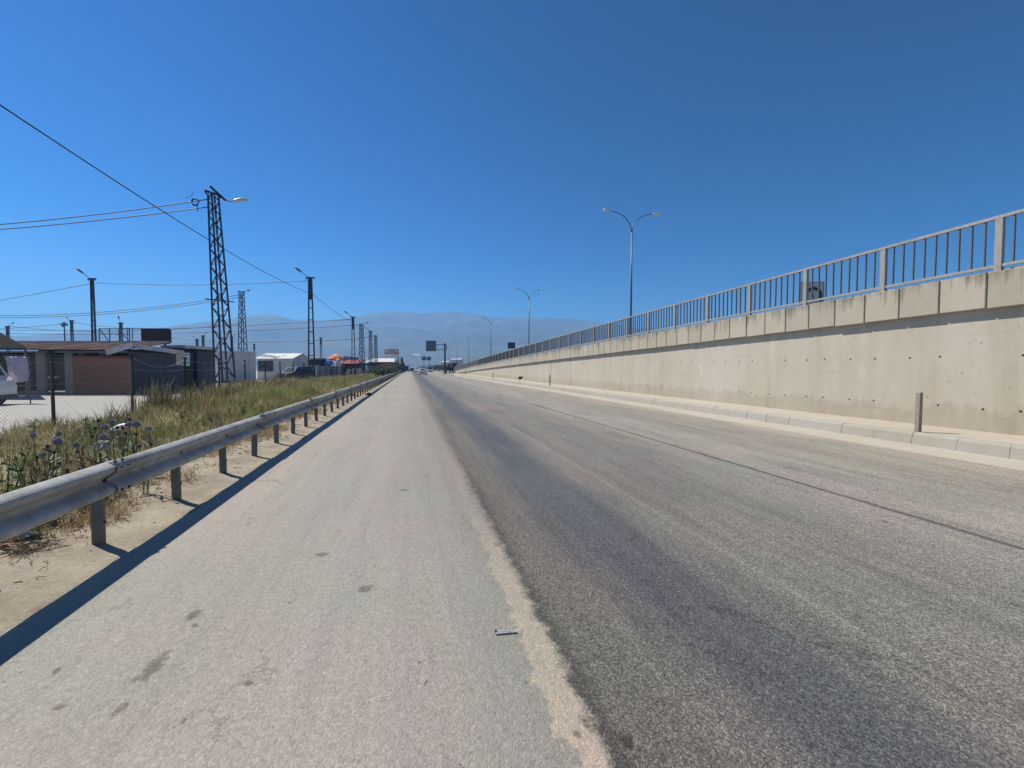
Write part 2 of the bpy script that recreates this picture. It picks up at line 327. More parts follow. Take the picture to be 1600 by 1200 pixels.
def tinted(name, trans=.25):
    m, n, l, b = new_mat(name); b.inputs['Roughness'].default_value = .75; b.inputs['Specular IOR Level'].default_value = .25
    a = n.new('ShaderNodeAttribute'); a.attribute_name = 'tint'; l.new(a.outputs['Color'], b.inputs['Base Color'])
    tr = n.new('ShaderNodeBsdfTranslucent'); l.new(a.outputs['Color'], tr.inputs['Color'])
    ms = n.new('ShaderNodeMixShader'); ms.inputs[0].default_value = trans
    l.new(b.outputs[0], ms.inputs[1]); l.new(tr.outputs[0], ms.inputs[2]); l.new(ms.outputs[0], n['Material Output'].inputs['Surface'])
    return m
M['grass'] = tinted('grass blades')

# ------------------------------------------------------------------ object helpers
def setp(o, label=None, cat=None, group=None, kind=None):
    if label: o['label'] = label
    if cat: o['category'] = cat
    if group: o['group'] = group
    if kind: o['kind'] = kind
    return o
def thing(name, label, cat, loc=(0, 0, 0), rz=0, group=None):
    o = bpy.data.objects.new(name, None); C.objects.link(o); o.empty_display_size = .3
    o.location = loc; o.rotation_euler = (0, 0, rz); return setp(o, label, cat, group)
def mesh_obj(name, me, material, parent=None):
    o = bpy.data.objects.new(name, me); C.objects.link(o)
    if material is not None and not me.materials: me.materials.append(material)
    if parent is not None: o.parent = parent
    return o
class MB:
    """collects shapes into one mesh"""
    def __init__(s): s.v = []; s.f = []
    def quad(s, *p):
        k = len(s.v); s.v += [tuple(q) for q in p]; s.f.append(tuple(range(k, k+len(p)))); return s
    def box(s, x0, x1, y0, y1, z0, z1):
        k = len(s.v); s.v += [(x0, y0, z0), (x1, y0, z0), (x1, y1, z0), (x0, y1, z0), (x0, y0, z1), (x1, y0, z1), (x1, y1, z1), (x0, y1, z1)]
        s.f += [(k, k+3, k+2, k+1), (k+4, k+5, k+6, k+7), (k, k+1, k+5, k+4), (k+1, k+2, k+6, k+5), (k+2, k+3, k+7, k+6), (k+3, k, k+4, k+7)]; return s
    def bar(s, a, b, w, h=None, up=Vector((0, 0, 1))):
        a, b = Vector(a), Vector(b); d = (b-a); d.normalize(); h = h or w
        u = d.cross(up)
        if u.length < 1e-3: u = d.cross(Vector((0, 1, 0)))
        u.normalize(); w2 = u.cross(d).normalized(); k = len(s.v)
        for e in (a, b):
            for (i, j) in ((-1, -1), (1, -1), (1, 1), (-1, 1)): s.v.append(tuple(e+u*(i*w/2)+w2*(j*h/2)))
        s.f += [(k+3, k+2, k+1, k), (k+4, k+5, k+6, k+7)]+[(k+i, k+(i+1) % 4, k+4+(i+1) % 4, k+4+i) for i in range(4)]; return s
    def tube(s, pts, rad, n=8, cap=True):
        pts = [Vector(p) for p in pts]; rad = rad if isinstance(rad, (list, tuple)) else [rad]*len(pts); k = len(s.v)
        ref = None
        for i, p in enumerate(pts):
            d = (pts[min(i+1, len(pts)-1)]-pts[max(i-1, 0)]).normalized()
            if ref is None: ref = d.orthogonal().normalized()
            ref = (ref - d*ref.dot(d)).normalized(); q = d.cross(ref)
            for j in range(n):
                t = 2*math.pi*j/n; s.v.append(tuple(p+(ref*math.cos(t)+q*math.sin(t))*rad[i]))
        for i in range(len(pts)-1):
            for j in range(n): s.f.append((k+i*n+j, k+i*n+(j+1) % n, k+(i+1)*n+(j+1) % n, k+(i+1)*n+j))
        if cap:
            s.f.append(tuple(k+n-1-j for j in range(n))); e = k+(len(pts)-1)*n; s.f.append(tuple(e+j for j in range(n)))
        return s
    def prism(s, prof, axis, a, b):
        """closed profile extruded along axis 'x' (profile y,z) or 'y' (profile x,z)"""
        k = len(s.v); m = len(prof)
        for t in (a, b):
            for (p, q) in prof: s.v.append((t, p, q) if axis == 'x' else (p, t, q))
        s.f.append(tuple(k+i for i in range(m))); s.f.append(tuple(k+m+m-1-i for i in range(m)))
        for i in range(m): s.f.append((k+i, k+m+i, k+m+(i+1) % m, k+(i+1) % m))
        return s
    def ico(s, c, r, sub=1, jit=0, sq=(1, 1, 1)):
        bm = bmesh.new(); bmesh.ops.create_icosphere(bm, subdivisions=sub, radius=1); k = len(s.v)
        for v in bm.verts:
            f = 1+random.uniform(-jit, jit); s.v.append((c[0]+v.co.x*r*f*sq[0], c[1]+v.co.y*r*f*sq[1], c[2]+v.co.z*r*f*sq[2]))
        for f in bm.faces: s.f.append(tuple(k+v.index for v in f.verts))
        bm.free(); return s
    def mesh(s, name, smooth=False):
        me = bpy.data.meshes.new(name); me.from_pydata(s.v, [], s.f); bm = bmesh.new(); bm.from_mesh(me)
        bmesh.ops.recalc_face_normals(bm, faces=bm.faces); bm.to_mesh(me); bm.free()
        if smooth: me.polygons.foreach_set('use_smooth', [True]*len(me.polygons))
        me.update(); return me
    def build(s, name, material, parent=None, smooth=False):
        return mesh_obj(name, s.mesh(name, smooth), material, parent)
def struct(o): o['kind'] = 'structure'; return o
def copy_tree(o, parent=None):
    c = o.copy(); C.objects.link(c); c.parent = parent
    for ch in list(o.children): copy_tree(ch, c)
    return c
def zb(Y):                              # underside of the ramp's parapet
    d = Y-6
    return 2.87-.0185*d-(.000056*d*d if d > 0 else 0)
WX, PX = 12.0, 11.88                    # wall face, parapet face
WEND = 121.0

# ------------------------------------------------------------------ ground, road, kerb, verge
struct(MB().quad((-5200, -1200, -.06), (5200, -1200, -.06), (5200, 5600, -.06), (-5200, 5600, -.06)).build('ground', M['ground']))
rd = MB()
ys = [-12, 0, 20, 60, 150, 400, 1200]
for a, b in zip(ys, ys[1:]): rd.quad((-2.5, a, 0), (10.3, a, 0), (10.3, b, 0), (-2.5, b, 0))
struct(rd.build('road', M['road']))
struct(MB().box(9.30, 10.28, -12, 118, -.02, .004).build('gutter', M['walk_conc']))
struct(MB().box(10.28+.22, 12.02, -12, 124, 0, .235).build('footway', M['walk_conc']))
# kerbstones
kerb = struct(thing('kerb', None, None)); 
kp = [(0, -.02), (.045, .20), (.07, .235), (.09, .25), (.215, .25), (.215, -.02)]
kme = MB().prism(kp, 'y', .0035, .7665).mesh('kerbstone'); kme.materials.append(M['kerb_conc'])
k0 = 5.42-.77*9
for k in range(152):
    o = mesh_obj('kerbstone', kme, None, kerb); o.location = (10.28+random.gauss(0, .003), k0+.77*k, random.gauss(0, .003)); o.rotation_euler = (0, random.gauss(0, .006), random.gauss(0, .003))
# soil joint behind the kerb
# verge with soft relief
def verge_z(x, y):
    e = min(1, max(0, (-2.52-x)/.35)); fall = min(1, max(0, (x+9.4)/.8))
    return (.006+.05*e+.05*mnoise.noise(Vector((x*.7, y*.5, 3)))*e+.018*mnoise.noise(Vector((x*4, y*3, 1)))*e)*fall+.004
vx = [-9.4+.0, -8.8]+[-8.4+.3*i for i in range(14)]+[-4.3+.08*i for i in range(24)]; vx = [x for x in vx if x < -2.40]+[-2.42, -2.36]
vy = [-3+.16*i for i in range(90)]; 
while vy[-1] < 240: vy.append(vy[-1]+max(.16, (vy[-1]-8)*.03))
V = []; Fc = []
for y in vy:
    for x in vx:
        xx = x+(.05*mnoise.noise(Vector((y*1.7, 5, 0)))+.03*mnoise.noise(Vector((y*7, 9, 0))) if x > -2.43 else 0)
        V.append((xx, y, verge_z(x, y) if x < -2.39 else -.01))
nx = len(vx)
for j in range(len(vy)-1):
    for i in range(nx-1): Fc.append((j*nx+i, j*nx+i+1, (j+1)*nx+i+1, (j+1)*nx+i))
me = bpy.data.meshes.new('verge'); me.from_pydata(V, [], Fc); me.polygons.foreach_set('use_smooth', [True]*len(Fc))
struct(mesh_obj('verge', me, M['dirt']))
struct(MB().box(-140, -9.35, -5, 330, -.05, .004).build('yard', M['yard']))

# ------------------------------------------------------------------ mountains
ridge = [(-2500, 548), (-300, 540), (0, 528), (100, 520), (200, 514), (260, 512), (300, 506), (350, 501), (400, 493), (430, 494), (460, 500), (500, 500), (540, 497), (565, 493), (600, 488.5), (640, 491),
         (660, 491.5), (700, 488.5), (740, 491), (770, 496.5), (850, 498), (900, 500), (940, 505), (1000, 512), (1100, 520), (1300, 530), (1600, 538), (3500, 548)]
def ridge_el(phi):                          # elevation above the plain as metres per metre of distance
    px = 800+F*math.tan(phi); y = np.interp(px, [a for a, b in ridge], [b for a, b in ridge]); return (575-y)/F*math.cos(phi)
RC = 4000
def hill_t(r):
    t = min(1, max(0, (r-1000)/(RC-1000))); return (.30*t+.70*t*t*(3-2*t))*t**.55
def hill_h(x, y, r, el):
    t = hill_t(r); nn = mnoise.fractal(Vector((x/700, y/700, 0)), 1, 2, 6); n2 = mnoise.fractal(Vector((x/160, y/160, 4)), 1, 2, 5)
    rg = 1-abs(mnoise.fractal(Vector((x/420, y/900, 9)), 1, 2, 5))*2
    h = el*RC*t+(nn*60+n2*16+rg*38)*t*(1-t*.90)*2
    if r > RC: h -= (r-RC)*.20
    return h-2+1.5*min(1, t*20)
V = []; Fc = []; NA, NR = 520, 80
for i in range(NA):
    phi = R(-72+144*i/(NA-1)); az = phi+R(YAW); el = ridge_el(phi)
    for j in range(NR):
        r = 900+(4900-900)*j/(NR-1)
        x, y = r*math.sin(az), r*math.cos(az)
        V.append((x, y, hill_h(x, y, r, el)))
for i in range(NA-1):
    for j in range(NR-1): Fc.append((i*NR+j, i*NR+j+1, (i+1)*NR+j+1, (i+1)*NR+j))
me = bpy.data.meshes.new('hills'); me.from_pydata(V, [], Fc); me.polygons.foreach_set('use_smooth', [True]*len(Fc))
struct(mesh_obj('hills', me, M['hill']))

# ------------------------------------------------------------------ haze
hzb = MB().box(-5300, 5300, -1300, 5700, -3.5, 560).build('haze', None); hzb['kind'] = 'stuff'
m = bpy.data.materials.new('haze'); m.use_nodes = True; nn_ = m.node_tree.nodes; nn_.remove(nn_['Principled BSDF'])
pv = nn_.new('ShaderNodeVolumePrincipled'); pv.inputs['Color'].default_value = (.22, .54, 1.0, 1); pv.inputs['Density'].default_value = .00029
pv.inputs['Anisotropy'].default_value = .2
m.node_tree.links.new(pv.outputs[0], nn_['Material Output'].inputs['Volume']); hzb.data.materials.append(m)

# ------------------------------------------------------------------ retaining wall with recessed tie holes
wall = thing('retaining_wall', 'long beige concrete retaining wall of the ramp with rows of tie holes and stained parapet panels', 'wall')
hy = []; y = 3.35; k = 0
while y < 112: hy.append(y+random.uniform(-.05, .05)); y += (.62, .80)[k % 2]; k += 1
gy = [-12.0]
for h in hy: gy += [h-.022, h+.022]
gy.append(WEND)
extra = []
V = []; Fc = []
def q4(*p):
    k = len(V); V.extend(p); Fc.append((k, k+1, k+2, k+3))
rows = [.72, 1.85]
for i in range(len(gy)-1):
    a, b = gy[i], gy[i+1]; hole = abs((b-a)-.044) < 1e-4; ta, tb = zb(a)+.02, zb(b)+.02
    zs = []
    if hole:
        for z0 in rows:
            if z0 < min(ta, tb)-.15 and random.random() > .08: zs.append(z0+random.uniform(-.015, .015))
    lo = .1
    for z0 in zs:
        q4((WX, a, lo), (WX, b, lo), (WX, b, z0-.022), (WX, a, z0-.022)); d = WX+.06
        y0, y1, e0, e1 = a, b, z0-.022, z0+.022
        q4((WX, y0, e0), (WX, y1, e0), (d, y1, e0), (d, y0, e0)); q4((WX, y0, e1), (WX, y1, e1), (d, y1, e1), (d, y0, e1))
        q4((WX, y0, e0), (WX, y0, e1), (d, y0, e1), (d, y0, e0)); q4((WX, y1, e0), (WX, y1, e1), (d, y1, e1), (d, y1, e0)); q4((d, y0, e0), (d, y1, e0), (d, y1, e1), (d, y0, e1))
        lo = z0+.022
    q4((WX, a, lo), (WX, b, lo), (WX, b, tb), (WX, a, ta))
me = bpy.data.meshes.new('wall_face'); me.from_pydata(V, [], Fc); mesh_obj('wall_face', me, M['wall_conc'], wall)
# coping slab the panels hang on
cp = MB()
for k in range(30):
    a = -12+k*(WEND+12)/30; b = -12+(k+1)*(WEND+12)/30
    cp.quad((WX+.0, a, zb(a)+.02), (WX+.0, b, zb(b)+.02), (PX+.02, b, zb(b)+.03), (PX+.02, a, zb(a)+.03))
    cp.quad((PX+.02, a, zb(a)+.03), (PX+.02, b, zb(b)+.03), (PX+.02, b, zb(b)+.70), (PX+.02, a, zb(a)+.70))
    cp.quad((PX+.02, a, zb(a)+.70), (PX+.02, b, zb(b)+.70), (12.3, b, zb(b)+.70), (12.3, a, zb(a)+.70))
cp.build('coping', M['grey_col'], wall)
pa = 6.70-.84*8
for k in range(136):
    a = pa+.84*k+.014; b = pa+.84*(k+1)-.014
    if a > WEND-1: break
    dx, dz = random.gauss(0, .004), random.gauss(0, .005)
    x0, x1 = PX-.035+dx, PX+.019
    zl0, zl1, zt0, zt1 = zb(a)+dz, zb(b)+dz, zb(a)+.75+dz, zb(b)+.75+dz; c = .012
    mb = MB(); pts = [(x1, a, zl0), (x1, b, zl1), (x1, b, zt1), (x1, a, zt0), (x0+c, a, zl0), (x0+c, b, zl1), (x0+c, b, zt1), (x0+c, a, zt0),
                      (x0, a+c, zl0+c), (x0, b-c, zl1+c), (x0, b-c, zt1-c), (x0, a+c, zt0-c)]
    mb.v = pts; mb.f = [(0, 1, 2, 3)]+[(i, (i+1) % 4, 4+(i+1) % 4, 4+i) for i in range(4)]+[(4+i, 4+(i+1) % 4, 8+(i+1) % 4, 8+i) for i in range(4)]+[(8, 9, 10, 11)]
    o = mb.build('panel', M['panel_conc'], wall)
    at_ = o.data.attributes.new('drop', 'FLOAT', 'POINT'); at_.data.foreach_set('value', [zb(v.co.y)+.75+dz-v.co.z for v in o.data.vertices])
# ramp deck and far side
dk = MB()
for k in range(40):
    a = -14+k*3.9; b = a+3.9; za, zc = max(.05, zb(a)+.66), max(.05, zb(b)+.66)
    dk.quad((12.25, a, za), (24.5, a, za), (24.5, b, zc), (12.25, b, zc)); dk.quad((24.5, a, -.05), (24.5, b, -.05), (24.5, b, zc), (24.5, a, za))
struct(dk.build('ramp_deck', M['deck']))
# pale safety kerb along the deck edge (bright line behind the railing)
dk = MB()
for k in range(34):
    a = -10+k*3.9; b = a+3.9; za, zc = zb(a)+.66, zb(b)+.66
    dk.quad((12.45, a, za), (12.45, b, zc), (12.47, b, zc+.22), (12.47, a, za+.22)); dk.quad((12.47, a, za+.22), (12.47, b, zc+.22), (12.8, b, zc+.22), (12.8, a, za+.22))
struct(dk.build('deck_kerb', M['walk_conc']))

# ------------------------------------------------------------------ railing on the parapet
rail = thing('parapet_railing', 'grey steel railing with upright bars along the top of the ramp parapet', 'railing')
RX = PX+.06
sp0, SP = 6.57-2.27*2, 2.27
def slopebar(mb, a, b, z0, z1, x0, x1):
    n_ = max(1, int((b-a)/2))
    for k in range(n_):
        p, q = a+(b-a)*k/n_, a+(b-a)*(k+1)/n_
        k0 = len(mb.v)
        mb.v += [(x0, p, zb(p)+z0), (x1, p, zb(p)+z0), (x1, p, zb(p)+z1), (x0, p, zb(p)+z1), (x0, q, zb(q)+z0), (x1, q, zb(q)+z0), (x1, q, zb(q)+z1), (x0, q, zb(q)+z1)]
        mb.f += [(k0, k0+1, k0+2, k0+3), (k0+7, k0+6, k0+5, k0+4)]+[(k0+i, k0+4+i, k0+4+(i+1) % 4, k0+(i+1) % 4) for i in range(4)]
barm = MB().box(-.024, .024, -.010, .010, .90, 1.84).mesh('baluster'); barm.materials.append(mat('shade-darkened baluster paint', (.15, .145, .14), .5, .15, .15, 12))  # bars' shaded sides are put into the colour, darker than the railing paint
postm = MB().box(-.045, .045, -.06, .06, .72, 1.835).box(-.07, .07, -.08, .08, .745, .76).mesh('post'); postm.materials.append(M['rail_paint'])
far = MB(); count = 0; k = 0
while sp0+SP*k < WEND:
    y = sp0+SP*k
    p = mesh_obj('post', postm, None, rail); p.location = (RX, y, zb(y)); p.rotation_euler = (0, 0, random.gauss(0, .01))
    nxt = min(y+SP, WEND)
    mb = MB(); slopebar(mb, y+.001, nxt-.001, 1.838, 1.90, RX-.045, RX+.045); mb.build('top_rail', M['rail_paint'], rail)
    mb = MB(); slopebar(mb, y+.062, nxt-.062, .835, .895, RX-.03, RX+.03); mb.build('bottom_rail', M['rail_paint'], rail)
    for j in range(1, 10):
        yy = y+SP*j/10+random.gauss(0, .004)
        if yy > WEND: break
        if count < 296:
            o = mesh_obj('baluster', barm, None, rail); o.location = (RX, yy, zb(yy)); o.rotation_euler = (random.gauss(0, .004), 0, 0); count += 1
        else:
            k0 = len(far.v); far.box(RX-.016, RX+.016, yy-.007, yy+.007, zb(yy)+.9, zb(yy)+1.84)
    k += 1
far.build('far_balusters', M['rail_paint'], rail)['kind'] = 'stuff'

# ------------------------------------------------------------------ street lamps on the ramp
def lamp_proto():
    t = thing('street_lamp', 'x', 'street lamp', (0, 0, 0), 0, 'double-armed street lamps along the ramp')
    MB().tube([(0, 0, 0), (0, 0, 4), (0, 0, 9.25)], [.095, .075, .052], 10).build('pole', M['lamp_pole'], t, True)
    MB().box(-.2, .2, -.2, .2, 0, .04).box(-.12, .12, -.12, .12, .04, .10).build('base_plate', M['lamp_pole'], t)
    for s in (-1, 1):
        pts = []
        for i in range(13):
            a = i/12*R(80); rr = 1.42
            pts.append((s*(.03+rr*(1-math.cos(a))*1.28), 0, 9.2+rr*math.sin(a)*1.05))
        e = pts[-1]; pts.append((e[0]+s*.25, 0, e[2]+.03))
        MB().tube(pts, [.038]*9+[.03]*5, 8).build('arm', M['lamp_pole'], t, True)
        h = MB(); hx = pts[-1][0]; z0 = pts[-1][2]
        prof = [(.0, .05, .03), (.12, .13, .07), (.34, .17, .10), (.52, .14, .085), (.62, .05, .03)]
        rings = []
        for (dx, w, hh) in prof:
            k = len(h.v); rings.append(k)
            for (p, q) in ((-w, -.02), (-w*.8, hh*.7), (0, hh), (w*.8, hh*.7), (w, -.02), (0, -.045)): h.v.append((hx+s*dx, p, z0+q+.02))
        for r0, r1 in zip(rings, rings[1:]):
            for j in range(6): h.f.append((r0+j, r0+(j+1) % 6, r1+(j+1) % 6, r1+j))
        h.f.append(tuple(range(rings[0], rings[0]+6))); h.f.append(tuple(range(rings[-1], rings[-1]+6)))
        hd = h.build('lamp_head', M['lamp_head'], t, True)
        MB().box(min(hx+s*.18, hx+s*.5), max(hx+s*.18, hx+s*.5), -.11, .11, z0-.045, z0-.02).build('lens', M['lamp_glass'], hd)
    return t
lp = lamp_proto()
lamp_spec = [(985, 34.4, 'tall double-armed street lamp nearest the camera, rising behind the ramp railing'),
             (826.5, 63.8, 'second double-armed street lamp from the camera, standing against the mountain'),
             (767, 93.5, 'third double-armed street lamp behind the far part of the ramp railing'),
             (732.5, 127, 'fourth double-armed street lamp, faint, left of the small dark ramp sign'),
             (714, 160, 'fifth double-armed street lamp, faint and small in the haze'),
             (702.5, 192, 'farthest double-armed street lamp, just right of the gantry post')]
for i, (px, fw, lb) in enumerate(lamp_spec):
    o = lp if i == 0 else copy_tree(lp); x, y = on(px, fw)
    o.location = (x, y, max(.05, zb(y)+.66) if y < 140 else .3); o.rotation_euler = (0, 0, R(-2)); o['label'] = lb
    o.scale = (1, 1, 1.0)

# ------------------------------------------------------------------ guardrail
gr = thing('guardrail', 'long galvanised W-beam guardrail on short steel posts along the left road edge', 'guardrail')
GX = -2.665
prof = [(.006, .312), (.016, .309), (.045, .296), (.072, .280), (.083, .262), (.083, .240), (.074, .222), (.046, .200), (.018, .182), (.003, .168), (0, .156),
        (.003, .144), (.018, .130), (.046, .112), (.074, .090), (.083, .072), (.083, .050), (.072, .032), (.045, .016), (.016, .003), (.006, 0)]
def beam(y0, y1):
    V = []; Fc = []; n_ = 5; m_ = len(prof)
    for side in (0, 1):
        for i in range(n_):
            t = i/(n_-1); y = y0+(y1-y0)*t; off = .012*(1-t)
            for (px_, pz) in prof: V.append((px_+off-side*.003, y, pz+off*.3))
    for side in (0, 1):
        for i in range(n_-1):
            for j in range(m_-1):
                a = side*n_*m_+i*m_+j; Fc.append((a, a+1, a+m_+1, a+m_))
    for i in (0, n_-1):
        for j in range(m_-1): a = i*m_+j; Fc.append((a, a+1, a+1+n_*m_, a+n_*m_))
    for j in (0, m_-1):
        for i in range(n_-1): a = i*m_+j; Fc.append((a, a+m_, a+m_+n_*m_, a+n_*m_))
    me = bpy.data.meshes.new('beam'); me.from_pydata(V, [], Fc); bm = bmesh.new(); bm.from_mesh(me); bmesh.ops.recalc_face_normals(bm, faces=bm.faces); bm.to_mesh(me); bm.free()
    me.polygons.foreach_set('use_smooth', [True]*len(me.polygons)); me.materials.append(M['steel']); return me
# near segment overlaps the far one: it is the outer one at its far end, so build the taper reversed
bme = beam(0, 4.10)          # local y 0..4.10, outer at 4.10
gpost = MB().box(-.088, -.005, 0, .006, -.05, .735).box(-.011, -.005, .006, .045, -.05, .735).box(-.088, -.082, .006, .045, -.05, .735).mesh('post'); gpost.materials.append(M['steel_post'])
gbolt = MB()
def hexbolt(mb, x, y, z, r=.014):
    mb.tube([(x, y, z), (x+.014, y, z)], r, 6)
hexbolt(gbolt, .002, 0, .156)
gbm = gbolt.mesh('bolt'); gbm.materials.append(M['bolt'])
lapb = MB()
for (dy, dz) in ((-.05, .262), (.05, .262), (-.05, .05), (.05, .05)): lapb.tube([(.084, dy, dz), (.098, dy, dz)], .013, 6)
for dy in (-.05, .05): lapb.tube([(.04, dy, .304), (.046, dy, .318)], .013, 6)
lapm = lapb.mesh('lap_bolts'); lapm.materials.append(M['bolt'])
y = 4.60-4*2
for k in range(62):
    yy = y+4*k
    o = mesh_obj('beam', bme, None, gr); o.location = (GX, yy, .44+random.gauss(0, .004)); o.rotation_euler = (0, 0, random.gauss(0, .0008))
    if yy > 0 and yy < 90:
        o = mesh_obj('lap_bolts', lapm, None, gr); o.location = (GX+.012, yy+.10, .442)
y = 4.55-1.3333*4
for k in range(150):
    yy = y+1.3333*k
    o = mesh_obj('post', gpost, None, gr); o.location = (GX, yy, 0); o.rotation_euler = (random.gauss(0, .012), random.gauss(0, .012), random.gauss(0, .04))
    if k < 40:
        o = mesh_obj('bolt', gbm, None, gr); o.location = (GX+.004, yy+.03, .44)
        o = mesh_obj('bolt', gbm, None, gr); o.location = (GX-.006, yy+.03, .10); o.scale = (.8, .8, .8)

# ------------------------------------------------------------------ chain-link fence
fen = thing('chain_link_fence', 'dark post and wire fence with chain-link mesh between the verge and the yard', 'fence')
FX = -8.75
fy = [7.3, 10.2, 13.3, 16.5, 19.9, 23.2, 26.5, 29.9, 33.2, 36.6, 40, 43.4, 46.8, 50.2, 53.6, 57, 60.4, 63.8, 67.2, 70.6, 74, 77.4, 80.8]
pm = MB().tube([(0, 0, -.05), (0, 0, 2.02)], .038, 8).box(-.045, .045, -.045, .045, 2.0, 2.04).mesh('post'); pm.materials.append(M['fence_post'])
for y in fy:
    o = mesh_obj('post', pm, None, fen); o.location = (FX, y, 0); o.rotation_euler = (random.gauss(0, .015), random.gauss(0, .015), 0)
wr = MB()
for (z0) in (1.93, 1.74, 1.2, .12):
    for a, b in zip(fy[:4], fy[1:4]):
        pts = [(FX+.03, a+(b-a)*t/6, z0-.03*math.sin(math.pi*t/6)*random.uniform(.5, 1.5)) for t in range(7)]; wr.tube(pts, .0045, 4, False)
for z0, sg in ((1.93, .25), (1.55, .1)):
    for a, b in zip(fy[3:], fy[4:]):
        s_ = sg*random.uniform(.3, 1.3); pts = [(FX+.03, a+(b-a)*t/6, z0-s_*math.sin(math.pi*t/6)) for t in range(7)]; wr.tube(pts, .006, 4, False)
wr.build('line_wires', M['wire'], fen)
ch = MB(); p_ = .09; y0, y1, z0, z1 = 5.0, 16.5, .1, 1.88
def wireseg(a, b):
    ch.bar(a, b, .0025)
n_ = int((y1-y0+z1-z0)/p_)
for i in range(n_):
    s0 = y0-(z1-z0)+i*p_
    a = [s0, z0]; b = [s0+(z1-z0), z1]
    if a[0] < y0: a = [y0, z0+(y0-s0)]
    if b[0] > y1: b = [y1, z1-(s0+(z1-z0)-y1)]
    if b[0] > a[0]+.02:
        wireseg((FX+.04, a[0], a[1]), (FX+.04, b[0], b[1])); wireseg((FX+.043, a[0], z1+z0-a[1]), (FX+.043, b[0], z1+z0-b[1]))
o = ch.build('chain_mesh', mat('rusty mesh wire', (.22, .21, .20), .6, .4), fen); o['kind'] = 'stuff'

# ------------------------------------------------------------------ lattice pylons and poles
def lattice(label, px, fwd, top_z, wb, wt, rz, mat_, style='square', lampdir=None, arms=(), name='lattice_pole', group=None, tilt=0, steps=11, leg=.075):
    x, y = on(px, fwd); va = -math.atan2(x, y)
    if style == 'square': rz = va+R(31)
    t = thing(name, label, 'utility pole', (x, y, 0), rz, group)
    t.rotation_euler = (Matrix.Rotation(R(tilt), 3, Vector((x, y, 0))) @ Matrix.Rotation(rz, 3, 'Z')).to_euler()
    H = top_z
    def w(z): return wb+(wt-wb)*z/H
    if style == 'square':
        corners = [(-1, -1), (1, -1), (1, 1), (-1, 1)]
        for (sx_, sy_) in corners:
            MB().bar((sx_*wb/2, sy_*wb/2, 0), (sx_*wt/2, sy_*wt/2, H), leg).build('leg', mat_, t)
        br = MB(); z = .15; i = 0
        zs = [0.1]
        while zs[-1] < H-.3: zs.append(zs[-1]+max(.42, w(zs[-1])*1.05))
        for f in range(4):
            a, b = corners[f], corners[(f+1) % 4]
            for i in range(len(zs)-1):
                za, zc = zs[i], min(zs[i+1], H)
                p, q = (a, b) if (i+f) % 2 == 0 else (b, a)
                br.bar((p[0]*w(za)/2, p[1]*w(za)/2, za), (q[0]*w(zc)/2, q[1]*w(zc)/2, zc), leg*.62, leg*.4)
        br.build('bracing', mat_, t)
    else:                                   # two channels joined by battens
        for s in (-1, 1): MB().bar((s*wb/2, 0, 0), (s*wt/2, 0, H), leg*1.15, leg*1.9, Vector((0, 1, 0))).build('leg', mat_, t)
        for i in range(steps):
            z = H*(i+.5)/steps; MB().box(-w(z)/2, w(z)/2, -.02, .02, z-.04, z+.04).build('batten', mat_, t)
        MB().box(-w(H)/2, w(H)/2, -.03, .03, H*.80, H).build('cover_plate', mat_, t)
    MB().box(-wt/2-.28, wt/2+.28, -.06, .06, H, H+.09).build('crossarm', mat_, t)
    for (az, ln) in arms:
        MB().bar((-ln, 0, az), (ln, 0, az), .06).build('crossarm', mat_, t)
    for s in (-1, 1): MB().tube([(s*(wt/2+.22), 0, H-.12), (s*(wt/2+.22), 0, H+.02)], .05, 6).build('insulator', M['bolt'], t)
    if lampdir:
        dx, dz, L = lampdir
        MB().tube([(0, 0, H+.05), (dx*.4, 0, H+.08+dz*.2), (dx*.8, 0, H+.1+dz*.6)], .03, 6).build('lamp_arm', mat_, t)
        v = Vector((dx, 0, dz)).normalized(); a = Vector((dx*.8, 0, H+.1+dz*.6)); b = a+v*L
        MB().tube([a, a+v*L*.2, a+v*L*.6, b], [.04, .085, .10, .04], 8).build('lamp_head', M['pole_far'], t, True)
    return t
PD, PF = M['pole_dark'], M['pole_far']
YA = -R(YAW)
g_near = None
lattice('tallest dark lattice pylon beside the fence with a street light pointing right', 352, 27, 12.15, .80, .38, YA+R(28), PD, 'square', None, ((5.75, .85),), tilt=-1.9, leg=.085)
# its street light stands on the top arm
t_ = [o for o in C.objects if o.name == 'lattice_pole'][0]
_q = Matrix.Rotation(-R(31), 3, 'Z')
def tl(*p): return tuple(_q @ Vector(p))
MB().bar(tl(-.15, -.3, 12.50), tl(.62, .25, 11.95), .10).build('bracket', PD, t_)
MB().tube([tl(.6, .2, 11.95), tl(.98, .1, 11.88)], .03, 6).build('lamp_arm', PD, t_)
MB().tube([tl(.95, .1, 11.88), tl(1.12, .1, 11.98), tl(1.5, .1, 12.12), tl(1.82, .1, 12.12)], [.05, .10, .12, .05], 8).build('lamp_head', M['lamp_head'], t_, True)
lattice('two-legged dark pole with a left-leaning lamp, in front of the white gabled hut', 487, 41, 10.0, .62, .26, YA, PD, 'ladder', (-1, .75, .85), steps=9)
lattice('two-legged dark pole with a left-leaning lamp, rising behind the brown roof', 148.5, 41, 9.9, .38, .2, YA, PD, 'ladder', (-1, .75, .85), steps=9)
lattice('slender dark lattice pylon behind the white container', 380, 60, 12.0, .95, .40, YA+R(35), PD, 'square', (.9, .3, .5), leg=.09)
lattice('two-legged pole with lamp beyond the orange tent', 552.5, 71.4, 9.9, .62, .3, YA, PF, 'ladder', (-1, .75, .9), steps=9)
lattice('lattice pole with a right-pointing lamp, third of the row along the fence', 565.5, 84, 10.0, .9, .45, YA+R(30), PF, 'square', (1, .3, .9), leg=.10)
